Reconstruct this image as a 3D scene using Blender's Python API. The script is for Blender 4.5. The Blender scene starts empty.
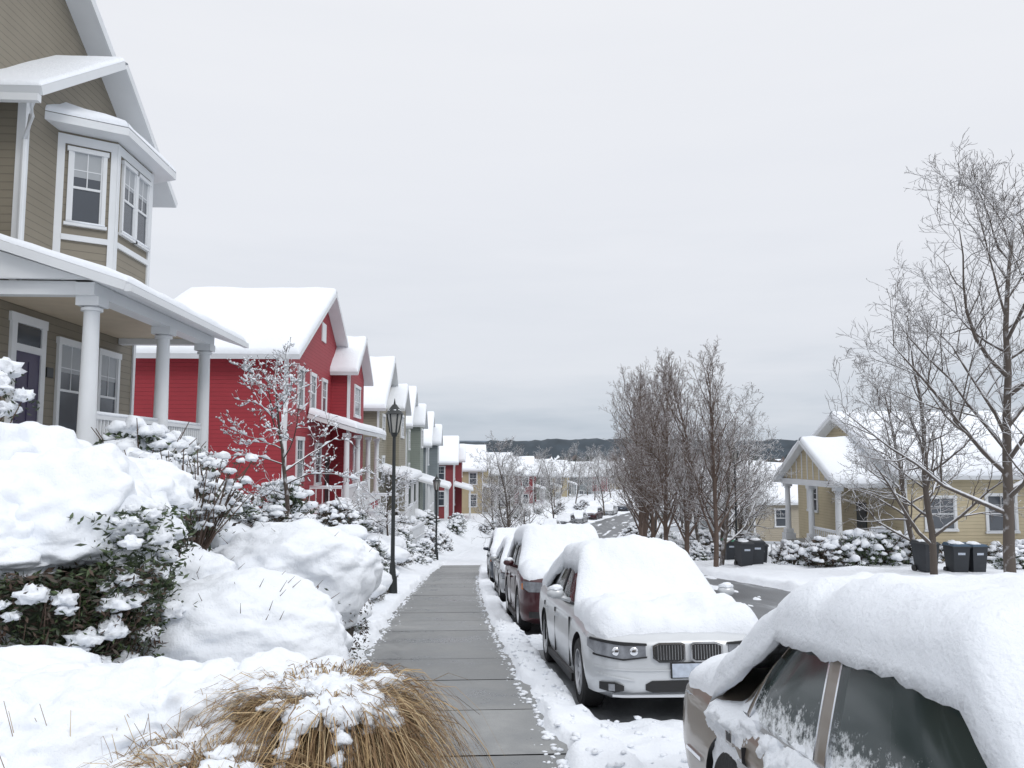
import bpy, bmesh, math, random
from mathutils import Vector, noise, Matrix
random.seed(7)
rad=math.radians
S=bpy.context.scene
def N3(x,y,z): return noise.noise(Vector((x,y,z)))
# ---------------------------------------------------------------- curves
def interp(pts,x):
    n=len(pts)
    if x<=pts[0][0]: return pts[0][1]
    if x>=pts[-1][0]: return pts[-1][1]
    for i in range(n-1):
        if pts[i][0]<=x<=pts[i+1][0]: break
    def sl(k):
        if k<=0 or k>=n-1:
            k2=min(max(k,0),n-2); return (pts[k2+1][1]-pts[k2][1])/(pts[k2+1][0]-pts[k2][0])
        a=(pts[k][1]-pts[k-1][1])/(pts[k][0]-pts[k-1][0]); b=(pts[k+1][1]-pts[k][1])/(pts[k+1][0]-pts[k][0])
        return 0 if a*b<=0 else 2*a*b/(a+b)
    h=pts[i+1][0]-pts[i][0]; t=(x-pts[i][0])/h
    m0,m1=sl(i)*h,sl(i+1)*h
    return (2*t**3-3*t*t+1)*pts[i][1]+(t**3-2*t*t+t)*m0+(-2*t**3+3*t*t)*pts[i+1][1]+(t**3-t*t)*m1
CP=[(-30,.9),(0,.25),(5,.12),(8,0),(12,-.15),(16,-.25),(24,-.3),(37,-.1),(52,.8),(60,1.6),(80,5.3),(100,11),(121,19.5),(150,32),(200,54),(300,85),(3000,86)]
def cx(Y): return interp(CP,Y)
def zp(Y):
    if Y<=40: return -.095*Y
    if Y<=100: t=Y-40; return -3.8-.095*t+.00069*t*t
    z100=-3.8-5.7+.00069*3600
    return z100-.012*min(Y-100,120)
def sm(t):
    t=max(0,min(1,t)); return t*t*(3-2*t)
# ---------------------------------------------------------------- materials
def newmat(name):
    m=bpy.data.materials.new(name); m.use_nodes=True
    nt=m.node_tree; b=nt.nodes['Principled BSDF']; return m,nt,b
def nd(nt,t,**k):
    n=nt.nodes.new(t)
    for a,v in k.items():
        if a in n.inputs.keys(): n.inputs[a].default_value=v
        else: setattr(n,a,v)
    return n
def mat(name,col,rough=.6,metal=0,var=.15,vscale=3,bump=0,bscale=20,coat=0,spec=None):
    m,nt,b=newmat(name)
    tc=nd(nt,'ShaderNodeTexCoord')
    b.inputs['Roughness'].default_value=rough; b.inputs['Metallic'].default_value=metal
    if coat: b.inputs['Coat Weight'].default_value=coat; b.inputs['Coat Roughness'].default_value=.05
    if spec is not None: b.inputs['Specular IOR Level'].default_value=spec
    no=nd(nt,'ShaderNodeTexNoise',Scale=vscale,Detail=5.0)
    nt.links.new(tc.outputs['Object'],no.inputs['Vector'])
    mx=nd(nt,'ShaderNodeMix'); mx.data_type='RGBA'
    mx.inputs[6].default_value=(*[c*(1-var) for c in col],1); mx.inputs[7].default_value=(*[min(1,c*(1+var)) for c in col],1)
    nt.links.new(no.outputs['Fac'],mx.inputs[0]); nt.links.new(mx.outputs[2],b.inputs['Base Color'])
    if bump:
        n2=nd(nt,'ShaderNodeTexNoise',Scale=bscale,Detail=6.0); nt.links.new(tc.outputs['Object'],n2.inputs['Vector'])
        bp=nd(nt,'ShaderNodeBump',Strength=bump,Distance=.02); nt.links.new(n2.outputs['Fac'],bp.inputs['Height']); nt.links.new(bp.outputs[0],b.inputs['Normal'])
    return m
def snowmat(name,fine=1.0):
    m,nt,b=newmat(name)
    b.inputs['Roughness'].default_value=.65; b.inputs['Specular IOR Level'].default_value=.25
    g=nd(nt,'ShaderNodeNewGeometry')
    n0=nd(nt,'ShaderNodeTexNoise',Scale=1.3,Detail=4.0); nt.links.new(g.outputs['Position'],n0.inputs['Vector'])
    mx=nd(nt,'ShaderNodeMix'); mx.data_type='RGBA'; mx.inputs[6].default_value=(.81,.845,.90,1); mx.inputs[7].default_value=(.88,.908,.945,1)
    nt.links.new(n0.outputs['Fac'],mx.inputs[0]); nt.links.new(mx.outputs[2],b.inputs['Base Color'])
    n1=nd(nt,'ShaderNodeTexNoise',Scale=8.0,Detail=8.0,Roughness=.62); nt.links.new(g.outputs['Position'],n1.inputs['Vector'])
    n2=nd(nt,'ShaderNodeTexNoise',Scale=55.0,Detail=5.0,Roughness=.6); nt.links.new(g.outputs['Position'],n2.inputs['Vector'])
    b1=nd(nt,'ShaderNodeBump',Strength=.45*fine,Distance=.06); nt.links.new(n1.outputs['Fac'],b1.inputs['Height'])
    b2=nd(nt,'ShaderNodeBump',Strength=.5*fine,Distance=.012); nt.links.new(n2.outputs['Fac'],b2.inputs['Height']); nt.links.new(b1.outputs[0],b2.inputs['Normal'])
    nt.links.new(b2.outputs[0],b.inputs['Normal'])
    return m
def siding(name,col,pitch=.16):
    m,nt,b=newmat(name); b.inputs['Roughness'].default_value=.65
    tc=nd(nt,'ShaderNodeTexCoord'); sp=nd(nt,'ShaderNodeSeparateXYZ'); nt.links.new(tc.outputs['Object'],sp.inputs[0])
    d=nd(nt,'ShaderNodeMath',operation='DIVIDE'); d.inputs[1].default_value=pitch; nt.links.new(sp.outputs[2],d.inputs[0])
    f=nd(nt,'ShaderNodeMath',operation='FRACT'); nt.links.new(d.outputs[0],f.inputs[0])
    s=nd(nt,'ShaderNodeMath',operation='SUBTRACT'); s.inputs[0].default_value=1; nt.links.new(f.outputs[0],s.inputs[1])
    bp=nd(nt,'ShaderNodeBump',Strength=1.0,Distance=.03); nt.links.new(s.outputs[0],bp.inputs['Height']); nt.links.new(bp.outputs[0],b.inputs['Normal'])
    no=nd(nt,'ShaderNodeTexNoise',Scale=1.2,Detail=6.0); nt.links.new(tc.outputs['Object'],no.inputs['Vector'])
    mx=nd(nt,'ShaderNodeMix'); mx.data_type='RGBA'; mx.inputs[6].default_value=(*[c*.82 for c in col],1); mx.inputs[7].default_value=(*[c*1.12 for c in col],1)
    nt.links.new(no.outputs['Fac'],mx.inputs[0])
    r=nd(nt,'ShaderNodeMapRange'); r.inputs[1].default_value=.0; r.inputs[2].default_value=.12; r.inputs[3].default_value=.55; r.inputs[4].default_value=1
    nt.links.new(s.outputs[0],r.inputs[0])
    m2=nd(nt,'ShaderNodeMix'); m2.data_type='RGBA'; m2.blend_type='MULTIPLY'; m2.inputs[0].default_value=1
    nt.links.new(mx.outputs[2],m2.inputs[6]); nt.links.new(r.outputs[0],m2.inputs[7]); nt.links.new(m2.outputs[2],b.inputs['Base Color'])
    return m
def barkmat(name,col,lo,hi):
    m,nt,b=newmat(name); b.inputs['Roughness'].default_value=.85
    g=nd(nt,'ShaderNodeNewGeometry'); sp=nd(nt,'ShaderNodeSeparateXYZ'); nt.links.new(g.outputs['Normal'],sp.inputs[0])
    no=nd(nt,'ShaderNodeTexNoise',Scale=5.0,Detail=4.0); nt.links.new(g.outputs['Position'],no.inputs['Vector'])
    a=nd(nt,'ShaderNodeMath',operation='MULTIPLY_ADD'); nt.links.new(no.outputs['Fac'],a.inputs[0]); a.inputs[1].default_value=.9; nt.links.new(sp.outputs[2],a.inputs[2])
    r=nd(nt,'ShaderNodeMapRange'); r.inputs[1].default_value=lo+.45; r.inputs[2].default_value=hi+.45
    nt.links.new(a.outputs[0],r.inputs[0])
    mx=nd(nt,'ShaderNodeMix'); mx.data_type='RGBA'; mx.inputs[6].default_value=(*col,1); mx.inputs[7].default_value=(.84,.86,.9,1)
    nt.links.new(r.outputs[0],mx.inputs[0]); nt.links.new(mx.outputs[2],b.inputs['Base Color'])
    return m
SNOW=snowmat('snow'); SNOWF=snowmat('snow_far',.5)
WHITE=mat('white_trim',(.69,.71,.73),.5,var=.08,vscale=1.5)
GLASS=mat('window_glass',(.05,.06,.075),.08,var=.4,vscale=.8,spec=.8)
BLIND=mat('window_blind',(.36,.38,.40),.5,var=.1)
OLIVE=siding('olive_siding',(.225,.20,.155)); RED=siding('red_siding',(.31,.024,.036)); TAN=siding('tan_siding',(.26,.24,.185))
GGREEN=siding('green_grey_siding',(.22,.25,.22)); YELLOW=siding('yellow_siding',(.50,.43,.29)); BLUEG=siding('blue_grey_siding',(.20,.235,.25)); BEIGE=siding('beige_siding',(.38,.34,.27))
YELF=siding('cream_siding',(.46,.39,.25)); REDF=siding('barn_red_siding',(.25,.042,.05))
SOFFIT=mat('porch_ceiling',(.50,.42,.31),.6)
DOOR=mat('purple_door',(.045,.035,.085),.4); DARK=mat('dark_paint',(.02,.024,.025),.45)
CONC=mat('concrete',(.3,.3,.29),.8,bump=.3)
BARK=barkmat('bark',(.095,.078,.066),.12,.55); BARKB=barkmat('bark_brown',(.12,.085,.068),.38,.85); BARKS=barkmat('bark_snowy',(.065,.048,.04),.12,.45)
LEAFD=mat('leaf_dark',(.03,.045,.022),.5,var=.4,vscale=9); LEAFR=mat('leaf_reddish',(.05,.038,.028),.6,var=.4,vscale=9); TWIG=mat('twig',(.09,.06,.045),.8)
LEAFG=mat('leaf_green',(.055,.085,.03),.45,var=.4,vscale=9)
STR=[mat('straw_a',(.36,.245,.12),.7,var=.3,vscale=15),mat('straw_b',(.19,.115,.055),.7,var=.3,vscale=15),mat('straw_c',(.50,.38,.22),.7,var=.2,vscale=15)]
RUBBER=mat('tyre_rubber',(.02,.02,.021),.8,bump=.3,bscale=60); ALLOY=mat('alloy',(.55,.56,.58),.3,metal=.9,var=.05); CHROME=mat('chrome',(.75,.76,.78),.12,metal=1,var=.03)
BLACK=mat('black_plastic',(.015,.015,.016),.5); LAMPG=mat('headlamp_glass',(.20,.21,.23),.08,var=.6,vscale=14,spec=.9); AMBER=mat('amber_lens',(.5,.14,.02),.2)
PLATE=mat('plate',(.45,.5,.58),.4,var=.4,vscale=22); LAMPW=mat('lantern_glass',(.35,.35,.33),.2); BIN=mat('bin_plastic',(.022,.026,.032),.5); BINB=mat('bin_blue_lid',(.03,.07,.12),.5)
RECG=mat('recycling_green',(.03,.22,.13),.5)
def carglass():
    m,nt,b=newmat('car_glass_frosty'); b.inputs['Specular IOR Level'].default_value=.5
    tc=nd(nt,'ShaderNodeTexCoord'); sp=nd(nt,'ShaderNodeSeparateXYZ'); nt.links.new(tc.outputs['Object'],sp.inputs[0])
    no=nd(nt,'ShaderNodeTexNoise',Scale=18.0,Detail=9.0,Roughness=.8); nt.links.new(tc.outputs['Object'],no.inputs['Vector'])
    r=nd(nt,'ShaderNodeMapRange'); r.inputs[1].default_value=.88; r.inputs[2].default_value=1.10; r.inputs[3].default_value=.20; r.inputs[4].default_value=-.12; nt.links.new(sp.outputs[2],r.inputs[0])
    a=nd(nt,'ShaderNodeMath',operation='ADD'); nt.links.new(no.outputs['Fac'],a.inputs[0]); nt.links.new(r.outputs[0],a.inputs[1])
    r2=nd(nt,'ShaderNodeMapRange'); r2.inputs[1].default_value=.58; r2.inputs[2].default_value=.72; nt.links.new(a.outputs[0],r2.inputs[0])
    mx=nd(nt,'ShaderNodeMix'); mx.data_type='RGBA'; mx.inputs[6].default_value=(.025,.038,.036,1); mx.inputs[7].default_value=(.8,.83,.86,1)
    nt.links.new(r2.outputs[0],mx.inputs[0]); nt.links.new(mx.outputs[2],b.inputs['Base Color'])
    r3=nd(nt,'ShaderNodeMapRange'); r3.inputs[3].default_value=.12; r3.inputs[4].default_value=.8; nt.links.new(r2.outputs[0],r3.inputs[0]); nt.links.new(r3.outputs[0],b.inputs['Roughness'])
    return m
CGF=carglass(); CG=mat('car_glass',(.02,.025,.028),.05,spec=.8); TAIL=mat('tail_lamp',(.3,.01,.01),.2)
# ---------------------------------------------------------------- mesh helpers
def link(o): S.collection.objects.link(o); return o
def mkobj(name,v,f,mats,midx=None,smooth=False,parent=None,sharp=None):
    me=bpy.data.meshes.new(name); me.from_pydata([tuple(p) for p in v],[],f)
    for m in mats: me.materials.append(m)
    if midx: me.polygons.foreach_set('material_index',midx)
    if smooth: me.polygons.foreach_set('use_smooth',[True]*len(me.polygons))
    me.update()
    if sharp and hasattr(me,'set_sharp_from_angle'): me.set_sharp_from_angle(angle=rad(sharp))
    o=link(bpy.data.objects.new(name,me))
    if parent: o.parent=parent
    return o
ICO={}
def ico(n):
    if n not in ICO:
        b=bmesh.new(); bmesh.ops.create_icosphere(b,subdivisions=n,radius=1); b.verts.ensure_lookup_table()
        ICO[n]=([v.co.copy() for v in b.verts],[[v.index for v in f.verts] for f in b.faces]); b.free()
    return ICO[n]
class Acc:
    def __init__(s): s.v=[];s.f=[];s.m=[];s.mats=[]
    def mi(s,m):
        if m not in s.mats: s.mats.append(m)
        return s.mats.index(m)
    def add(s,v,f,m):
        o=len(s.v); s.v+= [tuple(p) for p in v]; i=s.mi(m)
        for q in f: s.f.append([a+o for a in q]); s.m.append(i)
    def blob(s,c,r,m,sub=2,amp=.2,fr=1.5,seed=0,flat=.4,amp2=.05,amp3=.008):
        V,F=ico(sub); out=[]
        for p in V:
            k=1+amp*N3(p.x*fr+seed,p.y*fr,p.z*fr)*1.6+amp2*N3(p.x*fr*3.2,p.y*fr*3.2+seed,p.z*fr*3.2)*1.6
            if sub>=4: k+=amp3*N3(p.x*11,p.y*11,p.z*11+seed)+amp3*.5*N3(p.x*24,p.y*24,p.z*24+seed)
            z=p.z*r[2]*k
            if z<0: z*=flat
            out.append((c[0]+p.x*r[0]*k,c[1]+p.y*r[1]*k,c[2]+z))
        s.add(out,F,m)
    def leaf(s,c,sz,m,el=.45):
        a=Vector((random.gauss(0,1),random.gauss(0,1),random.gauss(0,.6))).normalized(); b=a.cross(Vector((random.gauss(0,1),random.gauss(0,1),random.gauss(0,1)))).normalized()
        c=Vector(c); a*=sz; b*=sz*el
        s.add([c-a,c+b,c+a,c-b],[[0,1,2,3]],m)
    def tube(s,pts,rs,m,k=4):
        v=[];f=[]
        for i,p in enumerate(pts):
            d=(pts[min(i+1,len(pts)-1)]-pts[max(i-1,0)]).normalized()
            u=d.cross(Vector((0,0,1)) if abs(d.z)<.9 else Vector((1,0,0))).normalized(); w=d.cross(u)
            for j in range(k):
                a=2*math.pi*j/k; v.append(p+(u*math.cos(a)+w*math.sin(a))*rs[i])
        for i in range(len(pts)-1):
            for j in range(k): f.append([i*k+j,i*k+(j+1)%k,(i+1)*k+(j+1)%k,(i+1)*k+j])
        f.append([(len(pts)-1)*k+j for j in range(k)])
        s.add(v,f,m)
    def obj(s,name,smooth=True,parent=None,sharp=None): return mkobj(name,s.v,s.f,s.mats,s.m,smooth,parent,sharp)
class B:
    def __init__(s,name,loc=(0,0,0),rot=(0,0,0)):
        s.e=link(bpy.data.objects.new(name,None)); s.e.location=loc; s.e.rotation_euler=rot; s.p={}
    def acc(s,part): 
        if part not in s.p: s.p[part]=Acc()
        return s.p[part]
    def poly(s,part,m,v,f): s.acc(part).add(v,f,m)
    def box(s,part,m,x0,x1,y0,y1,z0,z1):
        v=[(x,y,z) for x in(x0,x1) for y in(y0,y1) for z in(z0,z1)]
        s.poly(part,m,v,[[0,1,3,2],[4,6,7,5],[0,4,5,1],[2,3,7,6],[0,2,6,4],[1,5,7,3]])
    def fbox(s,part,m,fr,a0,a1,z0,z1,d0,d1):
        O,D,Nn=fr; v=[]
        for a in(a0,a1):
            for d in(d0,d1):
                for z in(z0,z1): v.append((O[0]+D[0]*a+Nn[0]*d,O[1]+D[1]*a+Nn[1]*d,z))
        s.poly(part,m,v,[[0,1,3,2],[4,6,7,5],[0,4,5,1],[2,3,7,6],[0,2,6,4],[1,5,7,3]])
    def cyl(s,part,m,c,r0,r1,z0,z1,k=16):
        v=[];
        for r,z in((r0,z0),(r1,z1)):
            for j in range(k): v.append((c[0]+r*math.cos(2*math.pi*j/k),c[1]+r*math.sin(2*math.pi*j/k),z))
        f=[[j,(j+1)%k,k+(j+1)%k,k+j] for j in range(k)]+[list(range(k))[::-1],list(range(k,2*k))]
        s.poly(part,m,v,f)
    def done(s,smooth=(),sharp=35):
        for k,a in s.p.items():
            a.obj(k,k in smooth or k.startswith('snow'),s.e,None if k.startswith('snow') else sharp)
FX=lambda x,y:((x,y),(0,1),(1,0))
FY=lambda x,y:((x,y),(1,0),(0,-1))
FN=lambda x,y:((x,y),(0,1),(-1,0))
def window(b,fr,a0,a1,z0,z1,grid=0,tw=.1,blind=.0,trim=WHITE):
    b.fbox('window_glass',GLASS,fr,a0,a1,z0,z1,-.03,.012)
    if blind: b.fbox('blinds',BLIND,fr,a0+.02,a1-.02,z1-(z1-z0)*blind,z1,.0,.017)
    b.fbox('window_trim',trim,fr,a0-tw,a0,z0,z1,-.02,.06); b.fbox('window_trim',trim,fr,a1,a1+tw,z0,z1,-.02,.06)
    b.fbox('window_trim',trim,fr,a0-tw-.03,a1+tw+.03,z1,z1+tw*1.2,-.02,.075); b.fbox('window_trim',trim,fr,a0-tw-.04,a1+tw+.04,z0-tw*.8,z0,-.02,.09)
    zm=(z0+z1)/2; b.fbox('window_trim',trim,fr,a0,a1,zm-.025,zm+.025,-.01,.04)
    b.fbox('window_trim',trim,fr,a0,a0+.035,z0,z1,-.01,.034); b.fbox('window_trim',trim,fr,a1-.035,a1,z0,z1,-.01,.034)
    for i in range(grid):
        a=a0+(a1-a0)*(i+1)/(grid+1); b.fbox('window_trim',trim,fr,a-.01,a+.01,zm,z1,.0,.028)
    if grid: z=(zm+z1)/2; b.fbox('window_trim',trim,fr,a0,a1,z-.01,z+.01,.0,.025)
    b.fbox('snow_sill',SNOWF,fr,a0-tw,a1+tw,z0,z0+.035,.045,.1)
def edgelist(L,r,r0,r1,step):
    ds=[0,.012,.04,.08,.13,.2]; a=[d for d in ds if d<=r] if r0 else [0]; c=[L-d for d in ds if d<=r][::-1] if r1 else [L]
    n=max(1,int((c[0]-a[-1])/step)); mid=[a[-1]+(c[0]-a[-1])*i/n for i in range(1,n)]
    return a+mid+c
def snowsheet(b,P,th,round4=(1,1,1,1),r=.18,step=.4,part='snow_on_roof',m=None,seed=0,up=None):
    p00,p10,p11,p01=[Vector(p) for p in P]
    Ls=max((p10-p00).length,(p11-p01).length); Lt=((p01-p00).length+(p11-p10).length)/2
    ss=edgelist(Ls,r,round4[0],round4[1],step); ts=edgelist(Lt,r,round4[2],round4[3],step)
    up=(p10-p00).cross(p01-p00).normalized(); 
    if up.length==0: up=Vector((0,0,1))
    if up.z<0: up=-up
    up=(up*.3+Vector((0,0,1))*.7)
    def e(d): return math.sqrt(max(0,1-(1-min(d,r)/r)**2))
    v=[];f=[]
    for i,s_ in enumerate(ss):
        for j,t_ in enumerate(ts):
            s=s_/Ls;t=t_/Lt
            p=(p00*(1-s)+p10*s)*(1-t)+(p01*(1-s)+p11*s)*t
            k=1
            if round4[0]: k*=e(s_)
            if round4[1]: k*=e(Ls-s_)
            if round4[2]: k*=e(t_)
            if round4[3]: k*=e(Lt-t_)
            h=th*k*(1+.4*N3(p.x*.9,p.y*.9,p.z*.9+seed)+.25*N3(p.x*3,p.y*3,p.z*3))
            v.append(p+up*(h+.004))
    n=len(ts)
    for i in range(len(ss)-1):
        for j in range(n-1): f.append([i*n+j,(i+1)*n+j,(i+1)*n+j+1,i*n+j+1])
    b.poly(part,m or SNOW,v,f)
def slab(b,part,m,P,t):
    P=[Vector(p) for p in P]; up=(P[1]-P[0]).cross(P[3]-P[0]).normalized()
    if up.z<0: up=-up
    v=P+[p+up*t for p in P]
    b.poly(part,m,v,[[0,1,2,3],[4,5,6,7],[0,1,5,4],[1,2,6,5],[2,3,7,6],[3,0,4,7]])
def gable(b,ax,x0,x1,y0,y1,ze,zr,oh=.5,ro=.5,th=.2,ft=.2,hip0=0,step=.5):
    def T(a,c,z): return (a,c,z) if ax=='x' else (c,a,z)
    a0,a1,c0,c1=(x0,x1,y0,y1) if ax=='x' else (y0,y1,x0,x1)
    cm=(c0+c1)/2; sl=(zr-ze)/(cm-c0); zo=ze-sl*oh
    A0,A1=a0-ro,a1+ro
    for c in(c0-oh,c1+oh):
        P=[T(A0,c,zo),T(A1,c,zo),T(A1,cm,zr),T(A0+hip0,cm,zr)]
        slab(b,'roof',WHITE,P,ft)
        n=(Vector(P[1])-Vector(P[0])).cross(Vector(P[3])-Vector(P[0])).normalized()
        if n.z<0:n=-n
        Q=[Vector(p)+n*ft for p in P]
        snowsheet(b,Q,th,(1,1,1,0),step=step)
def walls(b,m,ax,x0,x1,y0,y1,z0,ze,zr,part='walls'):
    if ax=='x':
        ym=(y0+y1)/2; pr=[(y0,z0),(y1,z0),(y1,ze),(ym,zr),(y0,ze)]
        v=[(x0,y,z) for y,z in pr]+[(x1,y,z) for y,z in pr]
    else:
        xm=(x0+x1)/2; pr=[(x0,z0),(x1,z0),(x1,ze),(xm,zr),(x0,ze)]
        v=[(x,y0,z) for x,z in pr]+[(x,y1,z) for x,z in pr]
    f=[[0,1,2,3,4],[5,9,8,7,6]]+[[i,(i+1)%5,5+(i+1)%5,5+i] for i in range(5)]
    b.poly(part,m,v,f)
def railing(b,fr,a0,a1,z0,h=.9,step=.14,m=WHITE):
    b.fbox('railing',m,fr,a0,a1,z0+h-.07,z0+h,-.04,.04); b.fbox('railing',m,fr,a0,a1,z0+.08,z0+.14,-.03,.03)
    n=int((a1-a0)/step)
    for i in range(n+1):
        a=a0+(a1-a0)*i/n; b.fbox('railing',m,fr,a-.02,a+.02,z0+.14,z0+h-.07,-.02,.02)
    b.fbox('snow_on_railing',SNOW,fr,a0,a1,z0+h+.002,z0+h+.07,-.035,.035)
def column(b,x,y,z0,z1,r=.15):
    b.box('column',WHITE,x-r*1.35,x+r*1.35,y-r*1.35,y+r*1.35,z0,z0+.22)
    b.cyl('column_shaft',WHITE,(x,y),r*1.05,r*.85,z0+.22,z1-.16,20)
    b.cyl('column_shaft',WHITE,(x,y),r*1.2,r*1.2,z1-.24,z1-.19,20)
    b.box('column',WHITE,x-r*1.3,x+r*1.3,y-r*1.3,y+r*1.3,z1-.16,z1)
# ---------------------------------------------------------------- ground
CARS=[(2.16,.20,4.95,0),(2.0,7.4,4.6,0),(1.8,13.5,4.7,0),(1.72,19.8,4.6,0),(1.66,26.5,4.6,0)]
RW=9.7
TR=(4.3,5.8,7.0,8.5)
def H(u,Y):
    b=zp(Y); fade=1-.5*sm((Y-45)/60)
    n1=N3(u*1.1,Y*1.1,3.1); n2=N3(u*4,Y*4,1.7); n3=N3(u*.35,Y*.35,8); n4=N3(u*9,Y*9,4)
    eL=-1.2+.12*N3(Y*1.3,5,0)+.06*N3(Y*6,5,0)+.04*N3(Y*15,5,0); eR=.58+.07*N3(Y*1.7,9,0)+.05*N3(Y*7,9,0)+.03*N3(Y*17,5,0)
    left=b+.13+2.2*sm((-1.5-u)/4.4)*fade+.10*n1+.04*n2+.10*n3*sm((-u-2)/2)+max(0,-u-12)*.01
    strip=b+.06+.07*n1+.05*n2+.015*n4
    lane=b-.17-.02*abs(n1)
    park=b-.05+.08*n1+.06*n2+.02*n4
    X=u+cx(Y)
    for (a,y0,L,_) in CARS:
        fx=1-sm((abs(X-a)-.86)/.18); fy=1-sm((abs(Y-(y0+L/2))-(L/2-.1))/.3)
        park=park-(park-(b-.19))*fx*fy
        if y0>5:
            fx=1-sm((abs(X-(a-1.05))-.16)/.12); park=park-(park-(b-.19))*fx*fy*sm((N3(Y*2,3,a)+.45)/.4)
    right=b+.10+.12*n1+.05*n2+.14*n3*sm((u-9)/3)
    walk=b-.05 if Y<40 else b+.09+.04*n1
    wL=sm((eL-u)/.12); h=walk*(1-wL)+left*wL
    wR=sm((u-eR)/.10); h=h*(1-wR)+strip*wR
    e2=.98+.05*n2; w=sm((u-e2)/.14); h=h*(1-w)+park*w
    e3=3.25+.25*N3(Y*.7,2,2)+.1*n2; w=sm((u-e3)/.3)
    d=min(abs(u-t_+.08*N3(Y*.2,t_,3)) for t_ in TR)
    slush=lane+.10*sm((N3(u*2.2,Y*.35,4)+.25*n2-.40+.36*sm((d-.38)/.3))/.25); h=h*(1-w)+slush*w
    e4=RW-.25+.22*N3(Y*.6,7,2)+.1*n2; w=sm((u-e4)/.25); h=h*(1-w)+right*w
    return h
Ys=[-12,-8,-4,-1,0,1,2];y=2.5
while y<16: Ys.append(y); y+=.085
while y<42: Ys.append(y); y+=.25
while y<130: Ys.append(y); y+=1.0
while y<300: Ys.append(y); y+=10
Ys+=[350,420,520,700,1000,1500,2500,4000]
Us=[-3000,-1500,-700,-300,-150,-80,-50,-35,-25,-18,-14,-11,-9,-8,-7,-6.5,-6,-5.5,-5];u=-4.7
while u<-1.5: Us.append(u); u+=.16
while u<3.8: Us.append(u); u+=.048
while u<RW+.9: Us.append(u); u+=.10
Us+=[u+.2,u+.6,11.6,12.2,13,14,15.5,17,19,21,24,28,34,45,60,90,150,300,600,1200,2500,3500]
v=[];f=[];n=len(Us)
for Y in Ys:
    c=cx(Y)
    for u in Us: v.append((u+c,Y,H(u,Y)))
for i in range(len(Ys)-1):
    for j in range(n-1): f.append([i*n+j,i*n+j+1,(i+1)*n+j+1,(i+1)*n+j])
mkobj('ground',v,f,[SNOW],smooth=True)
def roadmat():
    m,nt,b=newmat('wet_asphalt'); g=nd(nt,'ShaderNodeNewGeometry'); mp=nd(nt,'ShaderNodeMapping'); mp.inputs['Scale'].default_value=(1,.12,1)
    nt.links.new(g.outputs['Position'],mp.inputs['Vector'])
    no=nd(nt,'ShaderNodeTexNoise',Scale=1.6,Detail=7.0,Roughness=.65); nt.links.new(mp.outputs[0],no.inputs['Vector'])
    fn=nd(nt,'ShaderNodeTexNoise',Scale=60.0,Detail=3.0); nt.links.new(g.outputs['Position'],fn.inputs['Vector'])
    cr=nd(nt,'ShaderNodeValToRGB'); e=cr.color_ramp.elements; e[0].position=.35; e[0].color=(.07,.074,.08,1); e[1].position=.72; e[1].color=(.45,.47,.5,1)
    x=e.new(.56); x.color=(.15,.158,.168,1)
    nt.links.new(no.outputs['Fac'],cr.inputs[0]); nt.links.new(cr.outputs[0],b.inputs['Base Color'])
    r=nd(nt,'ShaderNodeMapRange'); r.inputs[3].default_value=.2; r.inputs[4].default_value=.75; nt.links.new(no.outputs['Fac'],r.inputs[0]); nt.links.new(r.outputs[0],b.inputs['Roughness'])
    bp=nd(nt,'ShaderNodeBump',Strength=.4,Distance=.01); nt.links.new(fn.outputs['Fac'],bp.inputs['Height']); nt.links.new(bp.outputs[0],b.inputs['Normal'])
    return m
def strip(name,u0,u1,dz,y0,y1,m,thick=0):
    ys=[y for y in Ys if y0<=y<=y1]; v=[];f=[]
    for y in ys:
        for u in(u0,u1): v.append((u+cx(y),y,zp(y)+dz))
    for i in range(len(ys)-1): f.append([2*i,2*i+1,2*i+3,2*i+2])
    k=len(v)
    if thick:
        for y in ys:
            for u in(u0,u1): v.append((u+cx(y),y,zp(y)+dz-thick))
        for i in range(len(ys)-1): f.append([2*i+1,2*i+3,k+2*i+3,k+2*i+1]); f.append([2*i,2*i+2,k+2*i+2,k+2*i])
    return mkobj(name,v,f,[m])
strip('road',.97,RW,-.12,-12,300,roadmat())
strip('kerb',.84,.965,.0,-12,130,CONC,.25)
strip('kerb',RW+.01,RW+.15,.0,-12,130,CONC,.25)
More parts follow.
